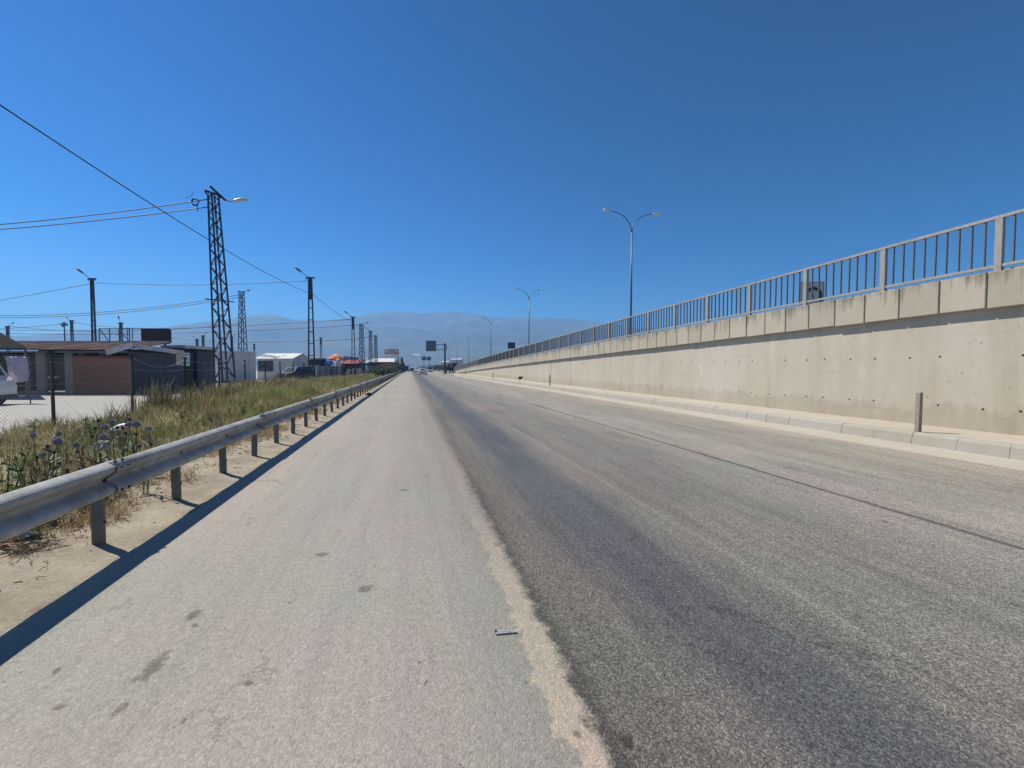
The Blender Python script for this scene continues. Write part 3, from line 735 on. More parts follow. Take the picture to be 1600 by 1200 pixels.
lattice('thin lattice pole with left-pointing lamp, before the long white roof', 579.5, 103, 10.3, .8, .42, YA+R(30), PF, 'square', (-1, .6, .9), leg=.10)
lattice('farthest lattice pole of the fence row, over the long white roof', 587.5, 119, 10.4, .8, .5, YA+R(30), PF, 'square', None, leg=.12)
lattice('small dark pole between the gabled hut and the orange tent', 502, 121, 10.0, .5, .35, YA, PF, 'ladder', None, steps=6, leg=.11)
lattice('short stub pole with wide crossarm at the left edge above the roofs', 14.5, 84, 9.6, .5, .45, YA, PF, 'ladder', (1, .6, .6), ((9.2, .9),), steps=6, leg=.10)
lattice('thin pole with small round lamp head, behind the brown roof right of the floodlight mast', 114.5, 74, 9.6, .42, .3, YA, PF, 'ladder', (-.8, .5, .3), ((9.2, .6),), steps=6, leg=.09)
lattice('pole topped with a round bulge, standing amid the rooftop frame', 191, 74, 9.2, .42, .34, YA, PF, 'ladder', (-.3, 1, .6), ((7.2, .9),), steps=6, leg=.10)
lattice('tiny distant pole just left of the tall pylon, with a slanted lamp', 309, 121, 9.6, .6, .5, YA, PF, 'ladder', (-1, .6, .8), steps=5, leg=.12)
lattice('tiny distant pole with crossarm, between the billboard and the tall pylon', 318.5, 108, 9.6, .4, .35, YA, PF, 'ladder', (.8, .5, .5), ((9.3, .9),), steps=5, leg=.14)
lattice('tiny distant pole between the two lattice pylons', 363, 112, 9.6, .4, .35, YA, PF, 'ladder', (.8, .5, .5), ((9.3, .9),), steps=5, leg=.14)
lattice('tiny distant pole above the flat white container', 398, 150, 9.8, .5, .4, YA, PF, 'ladder', (-.9, .6, .6), steps=5, leg=.12)
# floodlight mast
x, y = on(103, 80); t = thing('floodlight_mast', 'thin mast with a cluster of floodlights behind the brown roof', 'floodlight', (x, y, 0), YA)
MB().tube([(0, 0, 0), (0, 0, 9.7)], [.14, .09], 8).build('pole', PF, t)
for (dx, dz) in ((-.45, 9.6), (0, 9.85), (.4, 9.5), (-.2, 9.25)): MB().box(dx-.18, dx+.18, -.12, .12, dz-.16, dz+.16).build('floodlight', M['frame_metal'], t)

# ------------------------------------------------------------------ cables
def cable(label, pts, rad, sag=None, name='power_cable', group='overhead cables'):
    P_ = [at(*p) for p in pts]
    if sag is not None:
        a, b = P_[0], P_[-1]; P_ = []
        for i in range(25):
            t = i/24; q = a.lerp(b, t); q.z -= sag*4*t*(1-t); P_.append(q)
    o = MB().tube(P_, rad, 5).build(name, M['cable'], None, True); setp(o, label, 'cable', group); return o
# long wire on the near pole row (passes over the camera's left)
a = Vector((-9.0, -8, 8.7)); b = at(486, 459, 41); a2 = a
P_ = []
for i in range(33):
    t = i/32; q = a.lerp(b, t); q.z -= 1.15*4*t*(1-t); P_.append(q)
setp(MB().tube(P_, .018, 5).build('power_cable', M['cable'], None, True), 'single long cable dropping from the top left to the pole by the gabled hut', 'cable', 'overhead cables')
cable('cable running from the pole by the gabled hut down to the next pole', [(489, 460, 41), (551, 503, 71)], .022, .25)
cable('upper twisted cable from the left edge to the top of the tall pylon', [(-330, 366, 30), (324, 311.5, 26.7)], .032, .5)
cable('lower twisted cable from the left edge to the top of the tall pylon', [(-330, 372, 30), (328, 323, 26.7)], .032, .45)
mb = MB()
c0 = at(305, 311.5, 26.7)
for k in range(3):
    mb.tube([c0+Vector((.17*math.cos(a)*(1+.1*k), 0, -.20+.2*math.sin(a)+.04*k)) for a in [i*math.pi/6+k for i in range(11)]], .018, 5)
mb.tube([c0+Vector((-.5, 0, 0)), c0+Vector((-.1, 0, .28)), c0+Vector((-.18, 0, .5))], .015, 5)
mb.tube([c0+Vector((.1, 0, -.2)), c0+Vector((.12, 0, -.75))], .02, 5)
setp(mb.build('cable_coil', M['cable']), 'tangled loop of spare cable hanging left of the tall pylon top', 'cable coil')
cable('cable from the left edge up to the pole behind the brown roof', [(-200, 497, 60), (145, 442.5, 41)], .026, .3)
cable('cable spanning between the two left-leaning lamp poles', [(151, 442, 41), (484, 438.5, 41)], .024, .28)
cable('upper of the twin cables sagging to the slender pylon', [(-160, 486, 62), (376, 460.5, 60)], .040, 1.55)
cable('lower of the twin cables sagging to the slender pylon', [(-160, 489, 62), (376, 464, 60)], .040, 1.55)
cable('cable from the low left pole across the roofs behind', [(18, 510, 84), (376, 506, 60)], .045, 1.0)
cable('cable from the far left poles to the pole beyond the orange tent', [(-60, 514, 95), (549, 499, 71.4)], .045, .9)
cable('cable reaching the right-lamped lattice pole', [(-60, 519, 110), (563, 507.5, 84)], .055, 1.1)
cable('faint cable to the small pole beside the gabled hut', [(260, 528, 125), (501, 532, 121)], .06, .8)
cable('faint cable from the small pole to the farthest row pole', [(503, 532, 121), (586, 524.5, 119)], .06, .35)
cable('cable from the small round-headed pole leftwards', [(-60, 512, 84), (113, 504, 74)], .035, .5)
cable('cable from the round-headed pole to the rooftop-frame pole', [(116, 504, 74), (190, 511, 74)], .035, .2)

# ------------------------------------------------------------------ buildings of the yard
def face_frame(px0, fw0, px1, fw1):
    """corner at px0 and unit vector along the facade towards px1"""
    a = Vector((*on(px0, fw0), 0)); b = Vector((*on(px1, fw1), 0)); L = (b-a).length; return a, math.atan2((b-a).y, (b-a).x), L
# --- brown-roofed open shed
a, rz, L = face_frame(-75, 26.3, 208, 26.3)
sh = thing('market_shed', 'low open shed with rusty brown corrugated roof and dark red brick end wall', 'shed', a, rz)
bx0 = L*(113+75)/283                      # brick wall begins here
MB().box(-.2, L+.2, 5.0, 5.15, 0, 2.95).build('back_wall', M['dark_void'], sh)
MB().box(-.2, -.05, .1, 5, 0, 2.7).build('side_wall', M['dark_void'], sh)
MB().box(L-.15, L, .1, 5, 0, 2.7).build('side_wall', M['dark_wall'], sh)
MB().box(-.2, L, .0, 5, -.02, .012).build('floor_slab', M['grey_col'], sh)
MB().box(bx0, L-.16, .10, .28, 0, 2.35).build('core_wall', M['mortar'], sh)
brm = MB().box(.008, .242, -.02, .02, .007, .073).mesh('brick'); brm.materials.append(M['brick'])
bw_ = L-.16-bx0; nb = int(bw_/.25); rows_ = 30; bcount = 0; rest = MB()
for r_ in range(rows_):
    for c_ in range(nb+1):
        xx = bx0+c_*.25+(0 if r_ % 2 else -.125); x0, x1 = max(xx+.006, bx0), min(xx+.244, L-.16)
        if x1-x0 < .05: continue
        if bcount < 298 and x1-x0 > .23:
            o = mesh_obj('brick', brm, None, sh); o.location = (xx, .085+random.uniform(-.004, .004), .015+r_*.077); bcount += 1
        else: rest.box(x0, x1, .066, .104, .022+r_*.077, .088+r_*.077)
rest.build('upper_bricks', M['brick'], sh)['kind'] = 'stuff'
def along(px): return L*(px+75)/283
for (p0, p1, zt) in ((56, 70, 2.6), (101, 113, 2.6), (115, 124, 2.6), (148, 158, 2.6)):
    MB().box(along(p0), along(p1), .0 if p1 < 114 else .3, .16 if p1 < 114 else .4, 0 if p1 < 114 else 2.3, zt).build('column', M['grey_col'], sh)
MB().box(along(57), along(72), .6, .75, .95, 1.1).build('shelf', M['pale_junk'], sh)
MB().box(-.3, L-.2, -.12, -.02, 2.52, 2.62).build('eave_beam', M['grey_col'], sh)
# corrugated roof: overlapping sheets, each a part
nsh = 16; sw = (L+.3-.25)/nsh
for k in range(nsh):
    mb = MB(); n_ = 10; V = []; Fc = []
    for i in range(n_+1):
        x_ = -.3+k*sw+(sw+.03)*i/n_; zc = .022*math.cos(i*math.pi)
        V += [(x_, -.35, 2.70+zc), (x_, 3.4, 3.34+zc), (x_, -.35, 2.68+zc), (x_, 3.4, 3.32+zc)]
    for i in range(n_):
        q_ = i*4; Fc += [(q_, q_+4, q_+5, q_+1), (q_+2, q_+3, q_+7, q_+6), (q_, q_+2, q_+6, q_+4)]
    mb.v, mb.f = V, Fc; o = mb.build('roof_sheet', M['brown_roof'], sh); o.location = (0, 0, (k % 2)*.008)
# sun-bleached ridge capping
MB().box(-.3, L-.6, 3.35, 3.6, 3.36, 3.44).build('ridge_cap', M['fascia'], sh)
# --- grey kiosk roof at the very left edge
a, rz, L2 = face_frame(-120, 22.5, 41, 22.5)
ks = thing('corner_kiosk', 'kiosk with drooping brown-grey tent roof cut by the left edge', 'kiosk', a, rz)
z0 = hz(541, 22.5)-.02
kb = (Matrix.Translation(a) @ Matrix.Rotation(rz, 4, 'Z')).inverted() @ Vector((*on(36, 26.0), 0))
mb = MB(); mb.v = [(0, 0, z0), (L2, 0, z0), (kb.x, kb.y, z0), (0, 3, z0), (L2*.42, 1.4, z0+.95)]; mb.f = [(0, 1, 4), (1, 2, 4), (2, 3, 4), (3, 0, 4), (3, 2, 1, 0)]
mb.build('roof', mat('weathered brown roof felt', (.035, .030, .028), .95, 0, .3, 1, spec=.05), ks)
MB().box(0, L2, -.02, .03, z0-.10, z0).build('fascia', M['frame_metal'], ks)
for xx in (L2-.1, L2*.45, .1): MB().box(xx-.04, xx+.04, 0.04, .12, 0, z0-.1).build('post', M['frame_metal'], ks)
# --- dark clad hut with white fascia (right of the brick wall)
a, rz, L3 = face_frame(207, 26.0, 281, 29.6)
h1 = thing('clad_hut', 'dark blue-grey clad hut with a torn white fascia, right of the brick wall', 'hut', a, rz)
MB().box(0, L3, .08, .22, 0, 2.55).build('wall', M['dark_wall'], h1)
npn = 6
for k in range(npn): MB().box(L3*k/npn+.012, L3*(k+1)/npn-.012, .045, .079, .08, 2.3).build('panel', M['dark_wall'], h1)
mb = MB(); mb.v = [(-.1, -.25, 3.02), (L3+.1, -.25, 2.78), (L3+.1, .9, 2.85), (-.1, .7, 3.05), (-.1, -.25, 2.95), (L3+.1, -.25, 2.70), (L3+.1, .9, 2.78), (-.1, .7, 2.98)]
mb.f = [(0, 1, 2, 3), (7, 6, 5, 4), (0, 4, 5, 1), (1, 5, 6, 2), (2, 6, 7, 3), (3, 7, 4, 0)]; mb.build('roof', M['fascia'], h1)
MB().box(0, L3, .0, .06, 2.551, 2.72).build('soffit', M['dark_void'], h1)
mb = MB(); nn2 = 9
for k in range(nn2):
    x0, x1 = -.1+(L3+.1)*k/nn2, -.1+(L3+.1)*(k+1)/nn2; zt0, zt1 = 3.03-.25*k/nn2, 3.03-.25*(k+1)/nn2; d0 = .30+.05*random.uniform(-1, 1)*(k > 5); mb.quad((x0, -.28, zt0), (x1, -.28, zt1), (x1, -.28, zt1-.27-.05*random.random()*(k > 5)), (x0, -.28, zt0-.27))
mb.build('fascia', M['fascia'], h1)
# rake board over the brick wall
A_ = at(166, 551, 25.9); B_ = at(207, 538.5, 25.7); o = MB().bar(A_, B_, .05, .33).build('rake_board', M['fascia']); setp(o, 'slanting white rake board over the top of the brick wall', 'board')
# --- second dark hut
a, rz, L4 = face_frame(281, 30.2, 337, 33.6)
h2 = thing('clad_hut', 'dark hut with pale strip roof edge, behind the small notice board', 'hut', a, rz)
MB().box(0, L4, .08, 1.6, 0, 2.85).build('wall', M['dark_wall'], h2)
for k in range(5): MB().box(L4*k/5+.012, L4*(k+1)/5-.012, .045, .079, .08, 2.35).build('panel', M['dark_wall'], h2)
MB().box(.4, L4+.2, -.12, 1.7, 2.98, 3.2).build('roof', M['fascia'], h2)
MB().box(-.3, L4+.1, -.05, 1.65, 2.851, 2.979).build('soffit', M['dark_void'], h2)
# --- scrap stuff at the base of the huts
for (px, fw, lb) in ((250, 26.6, 'loose white scraps piled at the foot of the clad hut'), (331, 31.5, 'flat white scrap at the foot of the hut by the pylon')):
    x, y = on(px, fw); mb = MB()
    for k in range(9): mb.ico((x+random.uniform(-.4, .4), y+random.uniform(-.2, .2), .08+random.uniform(0, .55 if px == 250 else .05)), random.uniform(.05, .12), 1, .4, (1.3, .6, .5))
    setp(mb.build('scrap_pile', M['pale_junk']), lb, 'rubbish')
# --- white container
a, rz, L5 = face_frame(342, 46, 400, 49.5)
ct = thing('site_container', 'plain pale grey-white site container between the pylons', 'container', a, rz)
zt = hz(550, 48)
MB().box(0, L5, 0, 5, .15, zt).build('body', M['white_wall'], ct)
npn = 5
for k in range(npn): MB().box(L5*k/npn+.02, L5*(k+1)/npn-.02, -.03, -.001, .25, zt-.15).build('panel', M['white_wall'], ct)
MB().box(-.08, L5+.08, -.08, 5.08, zt+.001, zt+.10).build('roof', M['white_roof'], ct)
MB().box(.1, L5-.1, .1, 4.9, 0, .149).build('base_blocks', M['dark_void'], ct)
# --- white gabled hut
a, rz, L6 = face_frame(402, 57, 457, 57)
a7, rz7, L7 = face_frame(457, 57, 483, 60.5)
gh = thing('gabled_hut', 'long pale hut with white sheet roof, gable end and one dark window', 'hut', a, rz)
zt = hz(560.5, 57); zr = hz(552.5, 58.5)
inv = Matrix.Translation(a) @ Matrix.Rotation(rz, 4, 'Z'); inv = inv.inverted()
c0 = Vector((0, 0, 0)); c1 = Vector((L6, 0, 0)); c2 = inv @ Vector((*on(483, 61.5), 0)); c3 = c2-Vector((L6, 0, 0)); mid = (c1+c2)/2
mb = MB()
mb.quad(c0, c1, c1+Vector((0, 0, zt)), c0+Vector((0, 0, zt)))
mb.build('front_wall', M['cream_wall'], gh)
mb = MB(); mb.quad(c1, c2, c2+Vector((0, 0, zt)), mid+Vector((0, 0, zr)), c1+Vector((0, 0, zt))); mb.build('gable_wall', M['white_wall'], gh)
mb = MB(); mb.quad(c2, c3, c3+Vector((0, 0, zt)), c2+Vector((0, 0, zt))); mb.quad(c3, c0, c0+Vector((0, 0, zt)), (c3+c0)/2+Vector((0, 0, zr)), c3+Vector((0, 0, zt))); mb.build('back_wall', M['cream_wall'], gh)
ov = (c1-c2).normalized()*.25; U = Vector((0, 0, .06)); ml = mid-Vector((L6, 0, 0))
def slab(name, p, mtl, par):
    p = [Vector(q) for q in p]; k = len(p); mb = MB(); mb.v = [tuple(q) for q in p]+[tuple(q+U) for q in p]; mb.f = [tuple(range(k))[::-1], tuple(range(k, 2*k))]+[(i, (i+1) % k, k+(i+1) % k, k+i) for i in range(k)]; return mb.build(name, mtl, par)
ex = Vector((.2, 0, 0)); zT, zR = Vector((0, 0, zt)), Vector((0, 0, zr))
slab('roof', [c0+ov-ex+zT-Vector((0, 0, .03)), c1+ov+ex+zT-Vector((0, 0, .03)), mid+ex+zR, ml-ex+zR], M['white_roof'], gh)
slab('roof', [ml-ex+zR+Vector((0, .002, 0)), mid+ex+zR+Vector((0, .002, 0)), c2-ov+ex+zT, c3-ov-ex+zT], M['white_roof'], gh)
w_ = MB().box(.12, 2.1, -.05, -.003, 1.15, 2.55).build('window', M['frame_metal'], gh)
MB().box(.2, 1.08, -.065, -.051, 1.22, 2.48).build('pane', M['win_glass'], w_); MB().box(1.14, 2.02, -.065, -.051, 1.22, 2.48).build('pane', M['win_glass'], w_)
MB().box(4.4, 5.3, -.05, -.003, .1, 2.1).build('door', M['white_wall'], gh)

# --- rooftop frame and billboard
bb = thing('billboard', 'dark maroon billboard on rooftop legs above the clad hut', 'billboard', (*on(222, 35), 0), YA)
s_ = 35/680
z0, z1 = hz(534.5, 35), hz(513, 35)
MB().box(0, 43*s_, 0, .12, z0, z1).build('board', M['billboard_red'], bb)
MB().box(43*s_+.001, 43*s_+.1, -.04, .16, z0-.02, z1-.1).build('edge_strip', M['billboard_red'], bb)
for dx in (6, 34): MB().box(dx*s_-.06, dx*s_+.06, .13, .25, 0, z1-.2).build('leg', M['frame_metal'], bb)
MB().box(-33*s_, 43*s_, .02, .10, z0-.16, z0-.06).build('walkway', M['bolt'], bb)
MB().box(-31*s_, -.01, .03, .08, z1-.02, z1+.03).build('top_rail', M['frame_metal'], bb)
for dx in (-31, -22, -14): MB().box(dx*s_-.02, dx*s_+.02, .03, .07, z0, z1).build('upright', M['frame_metal'], bb)
rf = thing('rooftop_frame', 'open thin metal frame with braces on the roof left of the billboard', 'metal frame', (*on(157, 38), 0), YA); s_ = 38/680; z0, z1 = hz(534, 38), hz(513.5, 38)
for dx in (0, 16, 31, 47): MB().bar((dx*s_, 0, z0-1.5), (dx*s_, 0, z1), .06).build('upright', M['frame_metal'], rf)
for zz in (z1, z0+(z1-z0)*.6): MB().bar((0, 0, zz), (48*s_, 0, zz), .06).build('rail', M['frame_metal'], rf)
MB().bar((0, .04, z1), (14*s_, .04, z0), .05).build('brace', M['frame_metal'], rf); MB().bar((32*s_, .04, z1-.3), (47*s_, .04, z0), .05).build('brace', M['frame_metal'], rf)

# --- notice board on two posts
nbp = on(288.5, 18.5); nb_ = thing('notice_board', 'small pale notice board with teal print on two dark posts by the fence', 'sign', (*nbp, 0), YA)
s_ = 18.5/680; z0, z1 = hz(571.5, 18.5), hz(550, 18.5)
for dx in (2.5, 8): MB().box(dx*s_-.035, dx*s_+.035, .03, .09, 0, z0+.3).build('post', M['fence_post'], nb_)
mb = MB(); mb.v = [(-10*s_, -.10, z0+.02), (-1*s_, .02, z0), (-1*s_, .02, z1-.03), (-10*s_, -.10, z1)]; mb.v += [(x_, y_+.02, z_) for x_, y_, z_ in mb.v]
mb.f = [(0, 1, 2, 3), (7, 6, 5, 4)]+[(i, 4+i, 4+(i+1) % 4, (i+1) % 4) for i in range(4)]; mb.build('side_board', M['sign_beige'], nb_)
MB().box(-1*s_+.002, 8*s_, .0, .025, z0, z1-.03).build('board', M['sign_white'], nb_)
pr = MB()
for (q_, w0, w1) in ((.80, .5, 7), (.52, 1.8, 4), (.48, 1.5, 5), (.22, .4, 7)): pr.box(w0*s_, w1*s_, -.006, -.001, z0+(z1-z0)*q_-.025, z0+(z1-z0)*q_+.02)
pr.build('print', M['sign_teal'], nb_)

# ------------------------------------------------------------------ vehicles
def wheel(par, x, y, z, r, w):
    t = MB().tube([(x-w/2, y, z), (x-w/2+.03, y, z), (x+w/2-.03, y, z), (x+w/2, y, z)], [r*.94, r, r, r*.94], 18).build('wheel', M['rubber'], par)
    MB().tube([(x-w/2-.005, y, z), (x+w/2+.005, y, z)], r*.62, 14).build('rim', M['rim'], t)
def hatch(name, label, loc, rz, paint, L=4.4, W=1.78, H=1.45, kind='car', group=None):
    """car pointing along +y of its own frame; cabin tapers, wheels set in arches"""
    t = thing(name, label, {'van': 'van', 'bus': 'minibus'}.get(kind, 'car'), loc, rz, group)
    h = L/2; g = .17
    if kind == 'car': low = [(-h, .45), (-h+.04, .28), (-h+.2, g), (h-.25, g), (h-.03, .35), (h, .60), (h-.12, .74), (h-1.05, .92), (-h+.75, .98), (-h+.08, .93)]; cab = [(h-1.15, .91), (h-1.95, H), (-h+1.15, H-.02), (-h+.45, .97)]
    elif kind == 'suv': low = [(-h, .5), (-h+.04, .32), (-h+.2, g+.08), (h-.25, g+.08), (h-.03, .4), (h, .72), (h-.08, .95), (h-.95, 1.08), (-h+.2, 1.1), (-h+.02, 1.05)]; cab = [(h-1.0, 1.07), (h-1.75, H), (-h+.35, H-.02), (-h+.06, 1.08)]
    elif kind == 'bus': low = [(-h, .5), (-h+.02, .35), (-h+.2, .28), (h-.2, .28), (h, .40), (h+.02, .78), (h-.06, 1.05), (h-.26, 1.22), (-h, 1.22)]; cab = [(h-.28, 1.20), (h-.62, H-.10), (h-.85, H), (-h+.12, H), (-h+.01, 1.20)]
    else: low = [(-h, .5), (-h+.02, .30), (-h+.2, .22), (h-.2, .22), (h, .40), (h, .78), (h-.12, 1.02), (h-.62, 1.16), (-h, 1.16)]; cab = [(h-.66, 1.14), (h-1.40, H-.06), (h-1.7, H), (-h+.12, H), (-h+.01, 1.14)]
    def loft(prof, rings, nm, mt):
        mb = MB(); n_ = len(prof)
        for (xx, ins) in rings:
            cy = sum(p for p, q in prof)/n_; cz = sum(q for p, q in prof)/n_
            for (p, q) in prof: mb.v.append((xx, cy+(p-cy)*(1-ins), cz+(q-cz)*(1-ins)))
        for i in range(len(rings)-1):
            for j in range(n_): mb.f.append((i*n_+j, i*n_+(j+1) % n_, (i+1)*n_+(j+1) % n_, (i+1)*n_+j))
        mb.f.append(tuple(range(n_))); mb.f.append(tuple(range((len(rings)-1)*n_, len(rings)*n_))[::-1]); return mb.build(nm, mt, t)
    loft(low, [(-W/2, .05), (-W/2+.07, 0), (W/2-.07, 0), (W/2, .05)], 'body', paint)
    # cabin sides lean in: built directly
    mb = MB(); n_ = len(cab)
    for s in (-1, 1):
        for (p, q) in cab: mb.v.append((s*(W/2-.06-(.16 if q > 1.2 else 0)), p, q))
    mb.f = [tuple(range(n_)), tuple(range(n_, 2*n_))[::-1]]+[(i, n_+i, n_+(i+1) % n_, (i+1) % n_) for i in range(n_)]
    mb.build('cabin', paint, t)
    def shrink(idx_list, k=.82):
        pts = [Vector(mb.v[i]) for i in idx_list]; c = sum(pts, Vector())/len(pts); nrm = (pts[1]-pts[0]).cross(pts[2]-pts[0]).normalized()
        if nrm.dot(c-Vector((0, 0, .8))) < 0: nrm = -nrm
        return [c+(p-c)*k+nrm*.008 for p in pts], nrm
    def glass(nm, idx, k=.84):
        p, nrm = shrink(idx, k); g_ = MB(); g_.v = [tuple(q) for q in p]+[tuple(q-nrm*.02) for q in p]; m_ = len(p)
        g_.f = [tuple(range(m_)), tuple(range(m_, 2*m_))[::-1]]+[(i, m_+i, m_+(i+1) % m_, (i+1) % m_) for i in range(m_)]; g_.build(nm, M['glass'], t)
    glass('windscreen', [0, n_, n_+1, 1]); glass('rear_window', [n_-2, 2*n_-2, 2*n_-1, n_-1])
    for s in (0, 1):
        off = s*n_
        q0, q1 = cab[0], cab[-1]; ztop = H-.10; zlo = q0[1]+.06
        X0 = (W/2-.06-.012)*(1 if s else -1); Xt = (W/2-.06-.16+.02)*(1 if s else -1)
        sg = 1 if s else -1
        a0, a1 = cab[0][0]-.22, cab[-1][0]+.18; b0, b1 = (cab[1][0]-.03), (cab[-2][0]+.05); m0 = (a0+a1)/2
        for (u0, u1, v0, v1) in ((m0+.04, a0, m0+.04, b0), (a1, m0-.04, b1, m0-.04)):
            g_ = MB(); ps = [(X0+sg*.02, u0, zlo), (X0+sg*.02, u1, zlo), (Xt+sg*.005, v1, ztop), (Xt+sg*.005, v0, ztop)]
            g_.v = ps+[(x_-sg*.03, y_, z_) for x_, y_, z_ in ps]; g_.f = [(0, 1, 2, 3), (7, 6, 5, 4)]+[(i, 4+i, 4+(i+1) % 4, (i+1) % 4) for i in range(4)]; g_.build('side_window', M['glass'], t)
    r_ = .31 if kind == 'car' else .35
    for s in (-1, 1):
        for yy in (h-.85, -h+.85):
            MB().tube([(s*(W/2-.03), yy, r_), (s*(W/2+.006), yy, r_)], r_+.06, 18).build('wheel_arch', M['black'], t)
            wheel(t, s*(W/2-.06), yy, r_, r_, .18)
        zl = .78 if kind == 'car' else .88
        MB().box(min(s*(W/2-.12), s*(W/2-.42)), max(s*(W/2-.12), s*(W/2-.42)), h-.10, h-.015 if kind not in ('van', 'bus') else h+.03, zl-.16, zl-.03).build('headlight', M['clear_light'], t)
        MB().box(min(s*(W/2-.08), s*(W/2-.36)), max(s*(W/2-.08), s*(W/2-.36)), -h-.012, -h+.08, zl, zl+.13).build('tail_light', M['red_light'], t)
        MB().box(min(s*(W/2+.0), s*(W/2+.16)), max(s*(W/2+.0), s*(W/2+.16)), h-1.42, h-1.32, cab[0][1]+.03, cab[0][1]+.15).build('mirror', M['black'], t)
    MB().box(-W/2+.06, W/2-.06, -h-.04, -h+.03, .26, .46).build('bumper', M['black'] if kind != 'car' else paint, t)
    MB().box(-W/2+.06, W/2-.06, h-.05, h+.035, .27, .44).build('bumper', M['black'], t)
    MB().box(-.26, .26, -h-.055, -h-.042, .52, .63).build('number_plate', M['sign_white'], t)
    return t
hatch('white_sedan', 'white saloon car driving away in the middle of the road', (*on(660.5, 103), .004), 0, M['white_paint'])
hatch('white_van', 'white van driving away far ahead, right of the saloon', (*on(671.5, 165), .004), 0, M['white_paint'], 4.9, 1.9, 2.0, 'van')
hatch('white_car', 'small pale car left of the saloon at the far end of the road', (*on(652, 170), .004), R(180), M['white_paint'])
hatch('dark_car', 'dark car far ahead between the saloon and the white van', (*on(664.5, 185), .004), 0, M['dark_paint'], 4.4, 1.8, 1.5, 'suv')
vt = hatch('minibus', 'white minibus parked in the yard, cut by the left edge', (*on(-112, 18.2), .004), R(-YAW-90+8), M['white_paint'], 4.9, 1.85, 2.12, 'bus')
hatch('parked_suv', 'dark car with glinting windscreen parked behind the fence by the gabled hut', (*on(462, 54), .004), R(150), M['dark_paint'], 4.5, 1.85, 1.72, 'suv')
for i, (px, fw, lb, kd, pt, rz_) in enumerate([(622, 168, 'grey van parked past the end of the guardrail', 'van', 'white_paint', 8), (635, 190, 'dark van parked at the far left roadside', 'van', 'dark_paint', 5), (629, 150, 'dark car nearest the end of the guardrail', 'suv', 'dark_paint', 0), (643, 210, 'dark car farthest along the left roadside', 'suv', 'dark_paint', 0), (647, 245, 'pale far car at the left of the vanishing point', 'car', 'white_paint', 0)]):
    hatch('parked_'+('van' if kd == 'van' else 'car'), lb, (*on(px, fw), .004), R(rz_), M[pt], 4.8, 1.85, 1.6 if kd != 'van' else 2.5, kd, 'vehicles parked at the far left roadside')
# cloth hung beside the minibus, on a thin rod and pole
cl = thing('hanging_cloth', 'pale lilac cloth with faint marks hung up beside the minibus', 'cloth', (*on(26, 19.6), 0), YA); s_ = 19.6/680
V = []; Fc = []; nu, nv = 14, 12
for j in range(nv+1):
    for i in range(nu+1):
        u, v = i/nu, j/nv; xr = (-19+36*u+3.5*math.sin(v*2.2)*u+8*(1-u)*v)*s_; zz = hz(557+(42-4*u)*v, 19.6)
        V.append((xr, .05*math.sin(u*9+v*2)+.03*math.sin(v*7+u*4), zz))
for j in range(nv):
    for i in range(nu): Fc.append((j*(nu+1)+i, j*(nu+1)+i+1, (j+1)*(nu+1)+i+1, (j+1)*(nu+1)+i))
me = bpy.data.meshes.new('sheet'); me.from_pydata(V, [], Fc); me.polygons.foreach_set('use_smooth', [True]*len(Fc)); o = mesh_obj('sheet', me, M['cloth'], cl); md = o.modifiers.new('thick', 'SOLIDIFY'); md.thickness = .01
mb = MB()
for (p, q, w, hh) in ((-8, 571, 5, .04), (-3, 574.5, 6, .03), (-6, 579, 5, .03), (0, 583, 4, .03)): mb.bar((p*s_, -.09, hz(q, 19.6)), ((p+w)*s_, -.085, hz(q+1, 19.6)), hh, .02)
mb.build('print', mat('faint mauve print', (.30, .18, .26), .8), cl)
MB().bar((-20*s_, 0, hz(556.3, 19.6)), (20*s_, 0, hz(556.3, 19.6)), .04).build('rod', M['wood'], cl)
MB().tube([(19.5*s_, 0, 0), (19.5*s_, 0, hz(556, 19.6))], .025, 6).build('pole', M['wood'], cl)
MB().box(-10*s_, 18*s_, -.02, .02, hz(603, 19.6), hz(601, 19.6)).build('lower_bar', M['billboard_red'], cl)

# ------------------------------------------------------------------ market stalls and roofs farther along the fence
def bxp(name, label, cat, px0, px1, py0, py1, fw, dep, mt, group=None, extra=None):
    """box-bodied thing: px extent, top py0, bottom py1 (py1 None = ground)"""
    t = thing(name, label, cat, (*on(px0, fw), 0), YA, group); s = fw/680; z1 = hz(py0, fw); z0 = 0 if py1 is None else hz(py1, fw)
    MB().box(0, (px1-px0)*s, 0, dep, z0, z1).build('body', mt, t); return t, s, z0, z1
# grey sheet hoarding of upright sheets
a, rz, LL = face_frame(482, 62, 545, 92)
sf = thing('sheet_fence', 'grey upright sheet-metal fence below the blue and orange canopies', 'fence', a, rz)
n_ = int(LL/1.0)
for k in range(n_): MB().box(k*LL/n_+.01, (k+1)*LL/n_-.03, random.uniform(-.02, .02), .05+random.uniform(0, .02), 0, 1.95+random.uniform(-.05, .08)).build('panel', M['sheet_grey'], sf)
t, s, z0, z1 = bxp('equipment_cabinet', 'pale metal cabinet beside the two-legged pole', 'cabinet', 479.5, 491, 571, None, 60, .8, M['white_wall']); MB().box(.06, 11.5*s-.06, -.03, -.001, .2, z1-.12).build('door', M['white_wall'], t)
